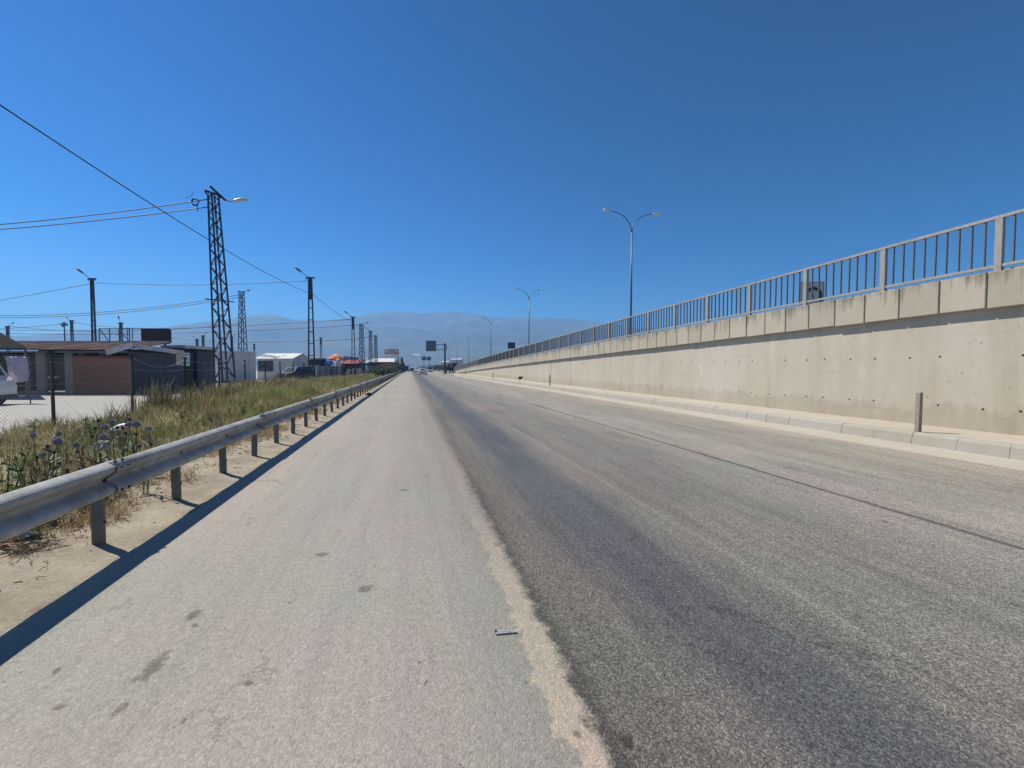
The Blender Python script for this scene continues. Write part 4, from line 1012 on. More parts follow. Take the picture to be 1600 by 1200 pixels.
# black awning shed
t, s, z0, z1 = bxp('black_awning_shed', 'low shed with black awning behind the two-legged pole', 'shed', 481, 501, 562, None, 74, 4, M['dark_void']); MB().box(-.2, 20*s+.2, -.5, 4.1, z1+.001, z1+.25).build('roof', M['sheet_grey'], t)
def canopy(label, px0, px1, pyt, pye, fw, mt, n=8, top=None, name='market_canopy'):
    x, y = on((px0+px1)/2, fw); t = thing(name, label, 'canopy', (x, y, 0), YA); r = (px1-px0)/2*fw/680; ze, zt = hz(pye, fw), hz(pyt, fw)
    mb = MB(); rings = [(r, ze-.35), (r*1.02, ze), (r*.75, ze+(zt-ze)*.55), (r*.35, ze+(zt-ze)*.9)]
    for (rr, zz) in rings:
        for j in range(n*2): a_ = math.pi*j/n; f_ = 1 if j % 2 == 0 else .95; mb.v.append((rr*f_*math.cos(a_), rr*f_*math.sin(a_), zz))
    m_ = n*2
    for i in range(3):
        for j in range(m_): mb.f.append((i*m_+j, i*m_+(j+1) % m_, (i+1)*m_+(j+1) % m_, (i+1)*m_+j))
    mb.build('canvas', mt, t)
    mb = MB(); k = 0
    for j in range(m_): a_ = math.pi*j/n; mb.v.append((r*.35*math.cos(a_), r*.35*math.sin(a_), rings[3][1]+.01))
    mb.v.append((0, 0, zt+.12)); 
    for j in range(m_): mb.f.append((j, (j+1) % m_, m_))
    mb.build('cap', top or mt, t)
    for sx_ in (-.8, .8):
        for sy_ in (-.5, .5): MB().tube([(r*sx_, r*sy_, 0), (r*sx_, r*sy_, ze)], .05, 6).build('pole', M['frame_metal'], t)
canopy('orange market tent with a pale crown', 512, 537, 554.5, 560.5, 84, M['orange'], top=mat('pale orange canvas', (.75, .52, .40), .8))
canopy('blue market tent left of the orange one', 501, 521, 561, 567, 76, M['blue_canvas'])
t, s, z0, z1 = bxp('white_statue_block', 'small white upright shape under the orange tent', 'ornament', 525, 530.5, 564, None, 82, .6, M['pale_junk']); MB().ico((2.7*s, .3, z1+.1), .35, 2, .1).build('top', M['white_roof'], t)
t, s, z0, z1 = bxp('red_awning_stall', 'long stall with dark red awning right of the orange tent', 'stall', 534, 562, 568.5, None, 88, 3.5, M['dark_void'])
mb = MB(); mb.prism([(-1.2, z1-.1), (-1.2, z1+.05), (3.6, z1+.85), (3.6, z1+.7)], 'x', -.2, 28*s); mb.build('awning', M['red_canvas'], t)
for k in range(6): MB().box(1+k*.55, 1.4+k*.55, -1.0, -.6, 0, random.uniform(.5, 1.1)).build('crate', random.choice([M['pale_junk'], M['red_canvas'], M['pale_junk']]), t)
# dark slatted screen on a roof
t = thing('slatted_screen', 'row of dark upright panels along a roof behind the row poles', 'screen', (*on(537, 96), 0), YA); s = 96/680; z0, z1 = hz(563.5, 96), hz(556.5, 96)
for k in range(9): MB().box(k*2.6*s, (k*2.6+2.0)*s, 0, .08, z0, z1-k*.03).build('panel', M['sign_dark'], t)
MB().box(0, 23.5*s, .09, 3, 0, z0+.2).build('block', M['sheet_grey'], t)
t = thing('goods_row', 'reddish and pale goods stacked in a row behind the fence', 'goods', (*on(541, 80), 0), YA); s = 80/680
for k in range(15): MB().box(k*2.3*s, (k*2.3+1.9)*s, random.uniform(0, .4), .9, 0, random.uniform(.7, 1.6)).build('stack', random.choice([M['pale_junk'], M['red_canvas'], M['cloth'], M['red_canvas'], M['white_wall']]), t)
t, s, z0, z1 = bxp('black_canopy_stall', 'white booth under a black canopy behind the far lattice poles', 'stall', 574, 586, 571, None, 98, 3, M['pale_junk'])
MB().box(-6*s, 14*s, -1, 3.5, z1+.001, z1+.45).build('canopy', M['dark_void'], t); MB().box(12.5*s, 14*s, -.8, 3.2, 0, z1).build('side_wall', M['dark_void'], t)
t, s, z0, z1 = bxp('white_roof_hall', 'long low hall with bright white roof at the far left roadside', 'hall', 576, 617, 565.5, None, 135, 4, mat('dark hall wall', (.10, .09, .08), .8))
mb = MB(); mb.v = [(-1, -1, z1), (42.5*s, -1, z1), (41.5*s, 4.6, z1), (-1, 4.6, z1), (1, 2, z1+1.15), (38*s, 2, z1+1.15)]; mb.f = [(0, 1, 5, 4), (2, 3, 4, 5), (1, 2, 5), (3, 0, 4), (3, 2, 1, 0)]; mb.build('roof', M['white_roof'], t)
t, s, z0, z1 = bxp('orange_brick_building', 'small orange brick building below the long white roof', 'building', 600, 613.5, 567, None, 128, 4, M['brick_orange']); MB().box(-.3, 13.5*s+.3, -.3, 4.3, z1+.001, z1+.25).build('roof', M['sheet_grey'], t)
for k in (0.25, .65): MB().box(13.5*s*k, 13.5*s*k+.5, -.04, -.003, 1.0, 1.9).build('window', M['win_glass'], t)
# roadside hoarding
t = thing('roadside_hoarding', 'two-tier pale advertising hoarding with faint red lettering near the road end', 'billboard', (*on(601, 140), 0), YA); s = 140/680
z1, zm, z0 = hz(545, 140), hz(552, 140), hz(558.5, 140)
MB().box(0, 22*s, 0, .25, zm+.15, z1).build('board', mat('pale grey pink board', (.42, .36, .37), .7), t); MB().box(0, 22*s, 0, .25, z0, zm-.12).build('board', M['white_wall'], t)
MB().box(-.05, 22*s+.05, -.05, .3, zm-.119, zm+.149).build('frame', M['sign_dark'], t)
mb = MB(); rows2 = [(.66, 7.5, 15), (.36, 6.5, 16)]
for (q_, w0, w1) in rows2:
    x_ = w0
    while x_ < w1: wd = random.uniform(.7, 1.3); mb.box(x_*s, (x_+wd)*s, -.02, -.003, zm+.15+(z1-zm)*q_-.12, zm+.15+(z1-zm)*q_+.12); x_ += wd+.35
mb.build('lettering', M['sign_red'], t)
for dx in (1, 21): MB().box(dx*s-.15, dx*s+.15, .26, .56, 0, z1-.4).build('leg', M['sign_dark'], t)

# gantry sign (seen from behind) and far signs
x, y = on(695.3, 118); g = thing('gantry_sign', 'large dark road sign on a cantilever arm, seen from behind', 'road sign', (x, y, 0), YA); s = 118/680
z1, z0 = hz(532.3, 118), hz(548.7, 118)
MB().tube([(0, 0, 0), (0, 0, hz(536.5, 118))], [.28, .22], 10).build('post', M['sign_dark'], g)
for zz in (hz(538.5, 118), hz(546.7, 118)): MB().bar((-22*s, 0, zz), (2.5*s, 0, zz), .16).build('arm', M['sign_dark'], g)
MB().bar((2.6*s, 0, hz(540, 118)), (2.6*s, 0, hz(546.6, 118)), .16).build('arm_end', M['sign_dark'], g); MB().bar((0, 0, hz(536.7, 118)), (2.6*s, 0, hz(540, 118)), .14).build('arm_brace', M['sign_dark'], g)
for dx in (-11.5, -4): MB().bar((dx*s, 0, hz(546.4, 118)), (dx*s, 0, hz(538.8, 118)), .07).build('arm_strut', M['sign_dark'], g)
for k in range(6): MB().box(-29.5*s, -13.5*s, -.12, -.05, z0+(z1-z0)*k/6+.01, z0+(z1-z0)*(k+1)/6-.01).build('panel', mat('sign back sheet', (.09, .125, .17), .6, .2) if k == 0 else bpy.data.materials['sign back sheet'], g)
for dx in (-26, -21.5, -17): MB().box(dx*s-.05, dx*s+.05, -.16, -.121, z0, z1).build('stiffener', M['sign_dark'], g)
for (px0, px1, lb) in ((659, 665.8, 'left of the two far blue road signs above the road'), (667, 673.5, 'right of the two far blue road signs above the road')):
    t = thing('overhead_sign', lb, 'road sign', (*on(px0, 250), 0), YA, 'far twin road signs'); s = 250/680
    MB().box(0, (px1-px0)*s, 0, .15, hz(563, 250), hz(557.3, 250)).build('board', mat('far sign blue', (.03, .07, .14), .6) if px0 == 659 else bpy.data.materials['far sign blue'], t)
    MB().box((px1-px0)*s/2-.12, (px1-px0)*s/2+.12, .16, .4, 0, hz(558, 250)).build('post', M['sign_dark'], t)
t = thing('ramp_sign', 'small dark sign board on legs above the far ramp railing', 'sign', (*on(793.5, 76), zb(70)+.66), YA); s = 76/680; zz = zb(70)+.66
MB().box(0, 11.5*s, 0, .1, hz(544.5, 76)-zz, hz(535, 76)-zz).build('board', M['sign_dark'], t); MB().box(2.4*s, 9*s, -.012, -.001, hz(542, 76)-zz, hz(539, 76)-zz).build('print', M['frame_metal'], t)
for dx in (1.2, 10.3): MB().box(dx*s-.05, dx*s+.05, .101, .2, 0, hz(535.5, 76)-zz).build('leg', M['sign_dark'], t)
# U-turn board behind the near railing
fw = 19.5; x, y = on(1247.5, fw); zz = zb(y)+.66; s = fw/680
t = thing('turn_sign', 'pale board with a dark arch-shaped turn symbol, seen through the railing bars', 'road sign', (x, y, zz), R(-20)); zt = hz(441, fw, 1260)-zz
MB().box(0, .98, 0, .03, zt-1.0, zt).build('board', M['sign_white'], t)
MB().box(-.01, .99, -.004, -.001, zt-.03, zt+.004).box(.955, .99, -.004, -.001, zt-1.0, zt-.031).build('border', mat('sign edge', (.15, .2, .25), .5), t)
mb = MB(); n_ = 18
for i in range(n_):
    a0, a1 = math.pi*i/n_, math.pi*(i+1)/n_
    q_ = [(.55+rr*math.cos(a_), -.008, zt-.58+rr*math.sin(a_)) for rr, a_ in ((.23, a0), (.36, a0), (.36, a1), (.23, a1))]; mb.quad(*q_)
mb.box(.78, .91, -.010, -.006, zt-.98, zt-.58).box(.19, .32, -.010, -.006, zt-.98, zt-.58); mb.build('arch_symbol', M['sign_navy'], t)
mb = MB(); mb.tube([(.5, -.008, zt-.64), (.5, -.014, zt-.64)], .06, 10); mb.build('dot_symbol', M['sign_navy'], t)
for dx in (.15, .8): MB().box(dx-.03, dx+.03, .031, .09, 0, zt-.1).build('post', M['frame_metal'], t)

# ------------------------------------------------------------------ pegs on the footway, black bag
pegs = [(1437, 10.55, 'nearest concrete peg at the kerb, before the retaining wall', .83), (859, 10.6, 'second concrete peg from the camera at the kerb', .82), (770, 10.6, 'third concrete peg along the kerb, small', .80), (727.5, 10.6, 'farthest concrete peg along the kerb, tiny', .8)]
for i, (px, X_, lb, hh) in enumerate(pegs):
    fw = F*X_/(_cy*(px-640)); y = (fw-X_*_sy)/_cy
    mb = MB(); mb.prism([(-.045, 0), (.045, 0), (.042, hh), (.03, hh+.015), (-.03, hh+.015), (-.042, hh)], 'y', -.04, .04)
    o = mb.build('kerb_peg', M['peg']); o.location = (X_, y, .24); o.rotation_euler = (R(random.uniform(-1, 1)), R(random.uniform(-1, 1)), 0); setp(o, lb, 'post', 'concrete pegs along the kerb')
X_ = 10.45; fw = F*X_/(_cy*(812-640)); y = (fw-X_*_sy)/_cy
t = thing('snagged_bag', 'black plastic bag snagged on a short stick on the kerb', 'bag', (X_, y, .25))
MB().tube([(0, 0, 0), (.02, 0, .28)], .02, 6).build('stick', M['wood'], t)
MB().ico((.03, 0, .38), .19, 3, .16, (1, .8, .72)).ico((.2, 0, .45), .11, 2, .2).build('bag', M['black'], t)
for i in range(6):
    x, y = on(690+3.2*i, 108-4*i); o = MB().tube([(0, 0, 0), (0, 0, .75)], .06, 8).ico((0, 0, .76), .065, 1).build('bollard', M['sign_dark']); o.location = (x+.3, y, .0); setp(o, 'short dark bollard in the cluster where the ramp meets the road', 'bollard', 'bollards at the ramp foot')
t, s, z0, z1 = bxp('dark_red_kiosk', 'tiny dark red kiosk behind the foot of the ramp', 'kiosk', 707, 712.5, 568, None, 128, 2, M['billboard_red']); MB().box(-.2, 5.5*s+.2, -.2, 2.2, z1+.001, z1+.2).build('roof', M['dark_void'], t)

# ------------------------------------------------------------------ trees and bushes
def leaf_crown(mb, c, rx, rz_, n, ls, seed=0):
    rnd = random.Random(seed); 
    for k in range(n):
        while True:
            v = Vector((rnd.uniform(-1, 1), rnd.uniform(-1, 1), rnd.uniform(-1, 1)))
            if .25 < v.length < 1: break
        nn = 1+.35*mnoise.noise(v*2.3+Vector((seed, 0, 0)))
        p = Vector((c[0]+v.x*rx*nn, c[1]+v.y*rx*nn, c[2]+v.z*rz_*nn)); a = Vector((rnd.gauss(0, 1), rnd.gauss(0, 1), rnd.gauss(0, 1))).normalized(); b = a.orthogonal().normalized()
        l_ = ls*rnd.uniform(.6, 1.3); mb.quad(p-a*l_, p+b*l_*.6, p+a*l_, p-b*l_*.6)
def raw_build(mb, name, mt, par=None):
    me = bpy.data.meshes.new(name); me.from_pydata(mb.v, [], mb.f); return mesh_obj(name, me, mt, par)
def tree(name, label, px, fw, h, r, mt, base=0, cone=False, group=None, n=260, ls=.22, cat='tree'):
    x, y = on(px, fw); t = thing(name, label, cat, (x, y, base), 0, group)
    MB().tube([(0, 0, 0), (.05*r, 0, h*.35), (0, .04*r, h*.7)], [.09*r+.04, .06*r+.03, .02], 6).build('trunk', M['bark'], t)
    mb = MB()
    if cone:
        for k in range(6): leaf_crown(mb, (0, 0, h*(.2+.14*k)), r*(1-.14*k), h*.12, n//6, ls, int(px)+k)
    else:
        leaf_crown(mb, (0, 0, h*.62), r, h*.38, n, ls, int(px)); leaf_crown(mb, (r*.5, -.2*r, h*.5), r*.6, h*.26, n//3, ls, int(px)+1)
    raw_build(mb, 'crown', mt, t); return t
tree('conifer', 'pointed dark conifer beside the roadside hoarding', 628, 150, 5.2, 1.7, M['leaf_dark'], cone=True, n=500)
for (px, fw, h, r, lb) in ((591, 62, 1.9, 1.1, 'green bush behind the guardrail, leftmost of the roadside bushes'), (598, 70, 2.2, 1.2, 'taller green bush in the middle of the roadside bushes'), (606, 80, 2.0, 1.3, 'green bush below the orange brick building'), (612, 92, 2.0, 1.4, 'rightmost green bush near the end of the guardrail')):
    tree('bush', lb, px, fw, h, r, M['leaf_mid'], group='bushes behind the guardrail', n=420, ls=.13, cat='bush')
for (px, fw, h, r, lb) in ((703, 135, 3.0, 1.8, 'dark bush left of the tiny red kiosk'), (697, 170, 3.0, 2.4, 'low dark tree behind the gantry post'), (686, 230, 3.6, 3.5, 'broad low tree right of the white van'), (679, 260, 3.2, 3.5, 'broad low tree farther right of the white van'), (612, 260, 5.0, 3.5, 'dark tree behind the orange brick building'), (622, 300, 5.5, 4.0, 'dark tree above the parked vehicles'), (627, 420, 6.0, 5, 'hazy tree farthest along the left roadside')):
    tree('roadside_tree', lb, px, fw, h, r, M['leaf_dark'], group='far roadside trees', n=300, ls=.35)
# far town
hw = MB().box(-5, 5, -5, 5, 0, 5).mesh('wall'); hw.materials.append(M['house_wall'])
hr = MB().prism([(-5.6, 5.003), (5.6, 5.003), (0, 7.2)], 'x', -5.5, 5.5).mesh('roof'); hr.materials.append(M['house_roof'])
hrf = MB().box(-5.3, 5.3, -5.3, 5.3, 5.003, 5.5).mesh('roof'); hrf.materials.append(M['white_roof'])
def ground_z(x, y):
    r = math.hypot(x, y); phi = math.atan2(x, y)-R(YAW); el = ridge_el(phi)
    return max(0, hill_h(x, y, r, el))
for i in range(150):
    fw = random.choice([random.uniform(240, 480), random.uniform(300, 700), random.uniform(600, 1500), random.uniform(700, 1300)]); px = random.uniform(560, 760) if fw > 500 else random.choice([random.uniform(676, 712), random.uniform(596, 648), random.uniform(676, 712)])
    if fw < 700 and px > 700: px -= 60
    x, y = on(px, fw)
    if -14 < x < 20 and y < 1230: x = x-26 if x < 3 else x+26
    t = thing('far_house', 'tiny hazy house in the far town below the mountains', 'house', (x, y, ground_z(x, y)-.5), random.uniform(0, 3), 'houses of the far town'); sc_ = random.uniform(.6, 1.0)*(.6+.4*min(1, fw/900)); sc_ *= .9; t.scale = (sc_*random.uniform(.8, 1.5), sc_, sc_*random.uniform(.5, .9))
    mesh_obj('wall', hw, None, t); mesh_obj('roof', random.choice([hr, hrf, hrf]), None, t)
mb = MB()
for i in range(330):
    fw = random.uniform(300, 1250); px = random.uniform(540, 780); x, y = on(px, fw)
    if fw < 700 and not (600 < px < 735): continue
    if -13 < x < 20 and y < 1230: continue
    leaf_crown(mb, (x, y, ground_z(x, y)+1.5), random.uniform(3, 8), random.uniform(1.5, 3.4), 26, 1.2, i)
o = raw_build(mb, 'far_woodland', M['leaf_dark']); o['kind'] = 'stuff'
for (px0, px1, pyt, fw, lb) in ((705, 720, 560, 420, 'long white warehouse roof right of the gantry post'), (668, 682, 552.5, None, 'pale strip of a distant warehouse on the hillside behind the gantry sign'), (645, 656, 553.5, None, 'pale strip of a distant warehouse left of the gantry sign'), (690, 700, 564, 330, 'low pale warehouse behind the gantry post')):
    if fw is None:
        fw = 900
        while ground_z(*on(px0, fw))*F/fw < 575-pyt-.8: fw += 10
    x, y = on(px0, fw); s = fw/680; zt = hz(pyt, fw); t = thing('warehouse', lb, 'warehouse', (x, y, ground_z(x, y)-1), YA); b0 = t.location.z
    MB().box(0, (px1-px0)*s, 0, 20, 0, zt-b0-.8*s*2).build('wall', M['house_wall'], t); MB().prism([(-1, zt-b0-.8*s*2+.01), (21, zt-b0-.8*s*2+.01), (10, zt-b0)], 'x', -.5, (px1-px0)*s+.5).build('roof', M['house_wall'] if fw > 600 else M['white_roof'], t)

# ------------------------------------------------------------------ vegetation of the verge
def patch(x, y, s=.35, o=0): return .5+.5*np.sin(x*s*2.1+o+1.3*np.sin(y*s*.9+o))*np.cos(y*s+.7*np.sin(x*s*3+o))
def blades(name, n, ylo, yhi, xf, hf, wf, colf, seed, dist_bias=2.0, lean=.35, zoff=0.0, mt=None, dens=None):
    rs = np.random.RandomState(seed)
    u = rs.rand(n); y = ylo+(yhi-ylo)*u**dist_bias; x = xf(rs, n, y)
    # clumping
    cl_ = np.round(x*3.2)+np.round(y*2.3)*57; jit = np.sin(cl_*12.9898)*43758.5453; jit = jit-np.floor(jit)
    keep = rs.rand(n) < (.30+.75*jit)*np.clip(patch(x, y, 1.2, 4)*1.6, .22, 1); x, y, jit = x[keep], y[keep], jit[keep]; n = len(x)
    h = hf(rs, n, x, y)*(.55+.75*jit); w = wf(rs, n, y)
    az = rs.rand(n)*2*np.pi; ln = rs.rand(n)*lean+.05; la = rs.rand(n)*2*np.pi
    dx, dy = np.cos(az)*w/2, np.sin(az)*w/2; lx, ly = np.cos(la)*ln*h, np.sin(la)*ln*h
    z0 = np.full(n, zoff)
    V = np.zeros((n, 5, 3))
    V[:, 0] = np.stack([x-dx, y-dy, z0], 1); V[:, 1] = np.stack([x+dx, y+dy, z0], 1)
    V[:, 2] = np.stack([x+lx*.4+dx*.8, y+ly*.4+dy*.8, z0+h*.55], 1); V[:, 3] = np.stack([x+lx*.4-dx*.8, y+ly*.4-dy*.8, z0+h*.55], 1)
    V[:, 4] = np.stack([x+lx*1.2, y+ly*1.2, z0+h], 1)
    k = np.arange(n)*5
    tri = np.stack([k, k+1, k+2, k, k+2, k+3, k+3, k+2, k+4], 1).reshape(-1)
    me = bpy.data.meshes.new(name); me.vertices.add(n*5); me.vertices.foreach_set('co', V.reshape(-1)); nt = n*3
    me.loops.add(nt*3); me.loops.foreach_set('vertex_index', tri.astype(np.int32)); me.polygons.add(nt); me.polygons.foreach_set('loop_start', np.arange(nt, dtype=np.int32)*3)
    me.update(calc_edges=True)
    col = colf(rs, n, x, y, jit); ca = me.color_attributes.new('tint', 'FLOAT_COLOR', 'POINT'); c4 = np.ones((n, 5, 4)); c4[:, :, :3] = col[:, None, :]; ca.data.foreach_set('color', c4.reshape(-1))
    o = mesh_obj(name, me, mt or M['grass']); o['kind'] = 'stuff'; return o
DRY, GRN, BRN, OLV = np.array([.58, .49, .28]), np.array([.23, .30, .09]), np.array([.30, .19, .10]), np.array([.38, .38, .16])
def grass_col(rs, n, x, y, jit):
    p = patch(x, y, .6)[:, None]*.6+patch(x, y, 1.7, 3)[:, None]*.4+(rs.rand(n, 1)-.5)*.5; q = (jit[:, None]*.6+rs.rand(n, 1)*.5)
    c = np.where(p > .60, DRY, np.where(p > .38, OLV, GRN)); c = np.where(q > .86, BRN, c); return np.clip(c*(.65+.7*rs.rand(n, 1)), 0, 1)
edge = lambda y: -3.30+.22*np.sin(y*1.3)+.12*np.sin(y*3.7+1)-.45*np.clip((4-y)/2, 0, 1)
xv = lambda rs, n, y: edge(y)-rs.rand(n)*(5.6)
def gh_(rs, n, x, y):
    tall = np.clip((y-15)/8, 0, 1); base = .12+.22*rs.rand(n)+tall*(.16+.36*rs.rand(n))
    return base*np.clip((-2.9-x)/.9, .35, 1)*(.7+.6*patch(x, y, .9, 1))
blades('grass', 210000, .5, 36, xv, gh_, lambda rs, n, y: .004+.0011*y*rs.uniform(.4, 1.2, n), grass_col, 3, 1.35, lean=.9)
blades('grass', 70000, 32, 150, lambda rs, n, y: -3.3-rs.rand(n)*5.5, lambda rs, n, x, y: .25+.45*rs.rand(n), lambda rs, n, y: .0009*y*rs.uniform(.5, 1.3, n), grass_col, 4, 1.6, lean=.5)
def dry_col(rs, n, x, y, jit): return np.clip(np.where(rs.rand(n, 1) > .45, np.array([.34, .22, .12]), np.array([.46, .36, .22]))*(.6+.7*rs.rand(n, 1)), 0, 1)
blades('dry_grass', 30000, .3, 40, lambda rs, n, y: edge(y)+.22-.8*rs.rand(n)**.8, lambda rs, n, x, y: .05+.15*rs.rand(n), lambda rs, n, y: .003+.0008*y, dry_col, 5, 1.5, lean=1.4, zoff=.03)
blades('dry_grass', 900, .5, 30, lambda rs, n, y: -2.75-.6*rs.rand(n), lambda rs, n, x, y: .02+.05*rs.rand(n), lambda rs, n, y: .003+.0006*y, dry_col, 6, 1.5, lean=1.8, zoff=.03)
# taller weeds, seed stalks
def stalk_col(rs, n, x, y, jit): return np.clip(np.where(rs.rand(n, 1) > .5, np.array([.30, .25, .13]), np.where(rs.rand(n, 1) > .5, np.array([.16, .19, .08]), np.array([.17, .10, .07])))*(.6+.6*rs.rand(n, 1)), 0, 1)
blades('tall_weeds', 6000, 1.5, 60, lambda rs, n, y: -3.7-rs.rand(n)*5.0, lambda rs, n, x, y: (.28+.25*rs.rand(n))*(1+np.clip((y-16)/10, 0, 1)*.7), lambda rs, n, y: .005+.0008*y, stalk_col, 8, 1.4, lean=.25)
blades('tall_weeds', 6500, 17, 40, lambda rs, n, y: -7.6-rs.rand(n)*1.6, lambda rs, n, x, y: .6+.6*rs.rand(n)*patch(x, y, 1.1, 2), lambda rs, n, y: .008+.0009*y, stalk_col, 9, 1.2, lean=.3)
def wh_(rs, n, x, y): return (.18+.62*patch(x, y, 1.5, 5)**1.5)*(.6+.5*rs.rand(n))
blades('tall_weeds', 9000, 2.5, 17, lambda rs, n, y: -3.5-rs.rand(n)*4.6, wh_, lambda rs, n, y: .004+.0009*y, stalk_col, 21, 1.2, lean=.5)
# dock-like plants: leafy stalks by the fence
def weed_plants():
    mb = MB(); rnd = random.Random(5); tint = []
    spots = [(-8.3+rnd.uniform(-.5, .5), y_) for y_ in np.linspace(16.8, 34, 46)]+[(-rnd.uniform(3.8, 8), rnd.uniform(4.5, 22)) for _ in range(110)]+[(-rnd.uniform(3.35, 4.9), rnd.uniform(3.2, 6.6)) for _ in range(75)]
    for (x, y) in spots:
        y += rnd.uniform(-.4, .4); h = rnd.uniform(.5, 1.15) if x < -7.6 and y > 16.5 else (rnd.uniform(.25, .5) if y > 6.6 else rnd.uniform(.35, .72)); ax, ay = rnd.uniform(-.3, .3), rnd.uniform(-.3, .3)
        c = rnd.choice([(.10, .13, .05), (.15, .10, .06), (.14, .15, .07), (.22, .20, .10)])
        n0 = len(mb.v)
        mb.tube([(x, y, 0), (x+ax*h*.5, y+ay*h*.5, h*.5), (x+ax*h, y+ay*h, h)], [.006+.0005*y, .005+.0005*y, .003], 4)
        for k in range(34):
            t = rnd.uniform(.05, 1); p = Vector((x+ax*h*t, y+ay*h*t, h*t)); a = Vector((rnd.gauss(0, 1), rnd.gauss(0, 1), rnd.gauss(.4, .6))).normalized(); b = a.orthogonal().normalized(); l_ = rnd.uniform(.05, .15)*(1.15-t*.6); mb.quad(p, p+a*l_*.5+b*l_*.18, p+a*l_, p+a*l_*.5-b*l_*.18)
        tint += [c]*(len(mb.v)-n0)
    me = bpy.data.meshes.new('leafy_weeds'); me.from_pydata(mb.v, [], mb.f); ca = me.color_attributes.new('tint', 'FLOAT_COLOR', 'POINT'); ca.data.foreach_set('color', [q for c in tint for q in (*c, 1)])
    mesh_obj('leafy_weeds', me, M['grass'])['kind'] = 'stuff'
weed_plants()
# globe thistles
def thistle(label, px, py, fw, r, dark=False):
    p = at(px, py, fw); t = thing('globe_thistle', label, 'thistle', (p.x+random.uniform(-.16, .10), p.y+random.uniform(-.16, .16), 0), 0, 'globe thistles behind the guardrail'); q = p-t.location; rnd = random.Random(int(px*7+py))
    MB().tube([(0, 0, 0), (q.x*.3+.02, q.y*.3, q.z*.5), (q.x, q.y, q.z-r*.6)], [.009, .007, .005], 6).build('stem', M['thistle_stem'], t)
    mb = MB(); mb.ico(q, r*.62, 2, .05); n_ = 150
    for k in range(n_):
        z = 1-2*(k+.5)/n_; a_ = k*2.39996; v = Vector((math.sqrt(1-z*z)*math.cos(a_), math.sqrt(1-z*z)*math.sin(a_), z)); o1 = v.orthogonal().normalized()*r*.09; o2 = v.cross(o1); e = q+v*r*rnd.uniform(.92, 1.08); b = q+v*r*.55
        mb.v += [tuple(b+o1), tuple(b-o1*.5+o2*.8), tuple(b-o1*.5-o2*.8), tuple(e)]; k0 = len(mb.v)-4; mb.f += [(k0, k0+1, k0+3), (k0+1, k0+2, k0+3), (k0+2, k0, k0+3)]
    raw_build(mb, 'flower_head', M['thistle_bud'] if dark else M['thistle_head'], t)
    for k in range(5):
        mb = MB(); a_ = rnd.uniform(0, 6.28); zz = q.z*rnd.uniform(.1, .7); l_ = rnd.uniform(.08, .14); d = Vector((math.cos(a_), math.sin(a_), .5)).normalized(); sd = d.cross(Vector((0, 0, 1))).normalized(); b = Vector((q.x*.5, q.y*.5, zz))
        for j in range(3): bb = b+d*l_*j*.3; mb.quad(bb, bb+d*l_*.2+sd*l_*.22, bb+d*l_*.42, bb+d*l_*.2-sd*l_*.22)
        raw_build(mb, 'leaf', M['thistle_stem'], t)
th = [(213, 662, 5.5, 8, 'largest pale purple globe thistle, right end of the cluster'), (201, 663, 5.5, 6, 'purple globe thistle just left of the largest one'), (164, 667, 5.3, 6.5, 'deep purple globe thistle at the left of the cluster'),
      (175, 659, 5.5, 6, 'top purple globe thistle above the white scrap'), (162, 682, 5.0, 7.5, 'grey-purple globe thistle above the crumpled white plastic'), (234, 669, 5.6, 4.5, 'small purple globe thistle standing apart on the right'),
      (52, 679, 4.8, 5, 'purple globe thistle at the left, beside the fence post'), (92, 677, 5.0, 5.5, 'upper purple globe thistle of the left pair'), (90, 689, 4.8, 8.5, 'lower, larger globe thistle of the left pair'),
      (119, 694, 4.7, 6, 'globe thistle midway between the left pair and the cluster'), (67, 709, 4.3, 6, 'lowest globe thistle at the left above the rail'), ]
for (px, py, fw, rp, lb) in th: thistle(lb, px, py, fw*1.13, rp*fw/680*1.05)
for i, (px, py) in enumerate([(154, 657), (149, 669), (144, 682), (183, 668), (192, 668.5), (203, 655), (213, 678), (197, 677), (93, 724), (218, 697), (236, 694), (58, 714), (85, 707), (74, 697)]):
    fw = 5.2 if py < 690 else 4.6; thistle('small dark unopened thistle bud among the globe thistles', px, py, fw*1.13, 3.3*fw/680, True)

# ------------------------------------------------------------------ litter and small finds
def crumple(name, label, p, r, sq, mt, cat='litter', jit=.35):
    o = MB().ico((0, 0, 0), r, 3, 0, sq).build(name, mt); rnd = random.Random(int(r*1e4))
    for v in o.data.vertices: v.co *= 1+jit*mnoise.noise(v.co*(2.6/r)+Vector((r*99, 0, 0)))+jit*.5*mnoise.noise(v.co*(6/r))
    o.location = p; setp(o, label, cat); return o
p = at(187, 667, 6.3); o = crumple('plastic_bottle', 'bright white plastic container lying in the thistles', p, .085, (1.3, .6, .42), M['plastic'], jit=.2); o.rotation_euler = (0, R(-22), R(10))
p = at(160, 695, 5.5); crumple('crumpled_plastic', 'crumpled white plastic sheet caught in the plants below the grey-purple thistle', p, .052, (1.2, .6, .8), M['pale_junk'], jit=1.3)
x, y = on(20, 3.85); crumple('foil_wad', 'crumpled silver foil wad on the dirt at the left edge', (x, y, .11), .085, (1.1, .7, .62), M['foil'], jit=.5)
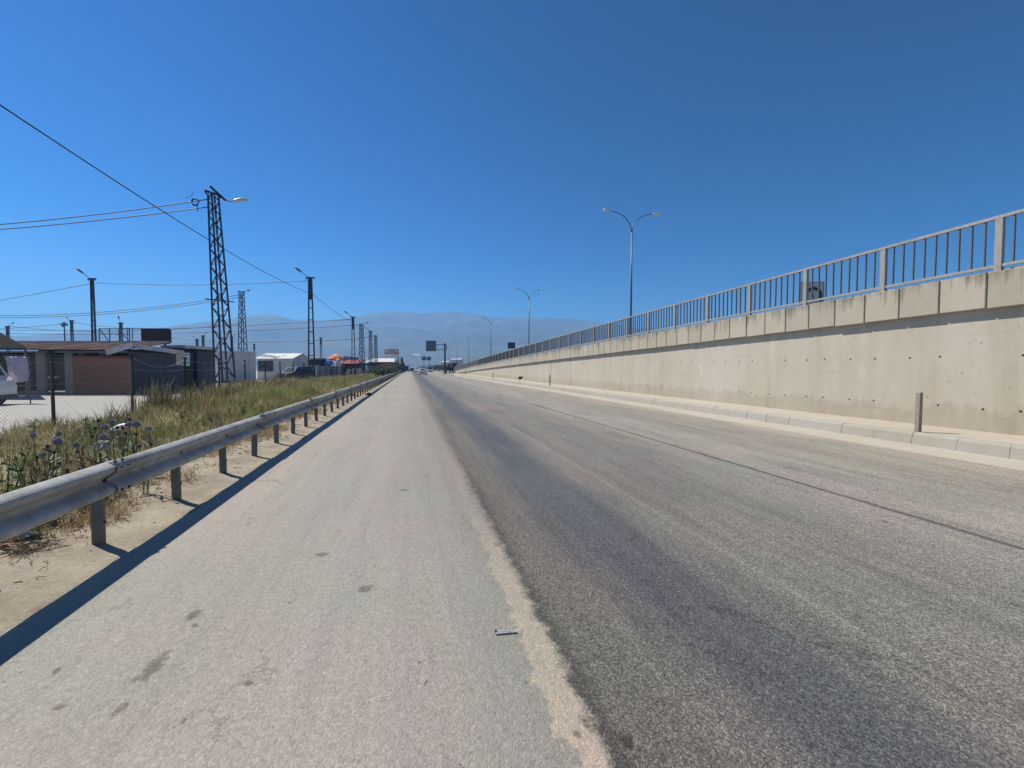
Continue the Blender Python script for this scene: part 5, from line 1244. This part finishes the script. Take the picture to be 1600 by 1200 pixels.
# dead twiggy weed
x, y = on(42, 3.62); mb = MB(); rnd = random.Random(2)
for k in range(34):
    a_ = rnd.uniform(0, 6.28); l_ = rnd.uniform(.08, .26); p0 = Vector((0, 0, 0)); p1 = Vector((math.cos(a_)*l_*.5, math.sin(a_)*l_*.5, rnd.uniform(.01, .08))); p2 = Vector((math.cos(a_+.4)*l_, math.sin(a_+.4)*l_, rnd.uniform(0, .08))); mb.tube([p0, p1, p2], .0028, 3)
    for _ in range(4):
        q = p0.lerp(p2, rnd.uniform(.4, 1)); mb.tube([q, q+Vector((rnd.gauss(0, .03), rnd.gauss(0, .03), rnd.uniform(0, .03)))], .002, 3)
o = mb.build('dead_weed', M['twig']); o.location = (x, y, .06); setp(o, 'dead twiggy weed sprawled on the dirt beside the foil wad', 'dead plant')
# flattened metal clip on the road
x, y = on(791, 2.565); t = thing('metal_clip', 'flattened silvery metal strip lying on the asphalt seam', 'litter', (x, y, .004), R(-5)); w = .125
_cm = mat('dull scratched metal', (.36, .36, .37), .5, .3, .35, 90)
MB().box(-w/2, w/2, -.008, .006, 0, .007).build('strip', _cm, t)
MB().box(-w/2+.012, w/2-.02, .014, .028, 0, .004).build('strip', _cm, t)
MB().box(.018, .022, -.0082, .0062, .0071, .009).build('slot', M['black'], t)
MB().box(-w/2-.004, -w/2+.006, .012, .028, .0, .010).build('end_tab', M['black'], t)
# loose stones: one stuff mesh of pebbles on the dirt strip
mb = MB(); rnd = random.Random(11)
for k in range(420):
    y = rnd.uniform(.8, 26)**1.0; x = rnd.uniform(-3.4, -2.45); r_ = rnd.uniform(.004, .012)*(1+.03*y); mb.ico((x, y, verge_z(x, y)+r_*.2), r_, 1, .25, (1.2, 1, .6))
for k in range(160):
    y = rnd.uniform(1.5, 20); x = rnd.uniform(-2.4, 2.5); r_ = rnd.uniform(.002, .005); mb.ico((x, y, r_*.3), r_, 1, .25)
raw_build(mb, 'pebbles', M['stone'])['kind'] = 'stuff'
mb = MB(); rnd = random.Random(12)
for k in range(380):
    y = rnd.uniform(1.2, 22); x = -2.6-rnd.random()**.6*.9; a_ = rnd.uniform(0, 6.28); l_ = rnd.uniform(.02, .09); z = verge_z(x, y)+.006
    mb.tube([(x, y, z), (x+math.cos(a_)*l_*.5, y+math.sin(a_)*l_*.5, z+rnd.uniform(0, .015)), (x+math.cos(a_+.5)*l_, y+math.sin(a_+.5)*l_, z+.003)], .0016+.0004*y, 3, False)
raw_build(mb, 'dry_twigs', M['twig'])['kind'] = 'stuff'
# clod on the road edge further on
x, y = on(592, 29); crumple('dirt_clod', 'dark clump of dirt and leaves at the road edge far along the guardrail', (-2.35, 27, .05), .2, (1, 1.6, .4), M['twig'], 'dirt clump', .6)
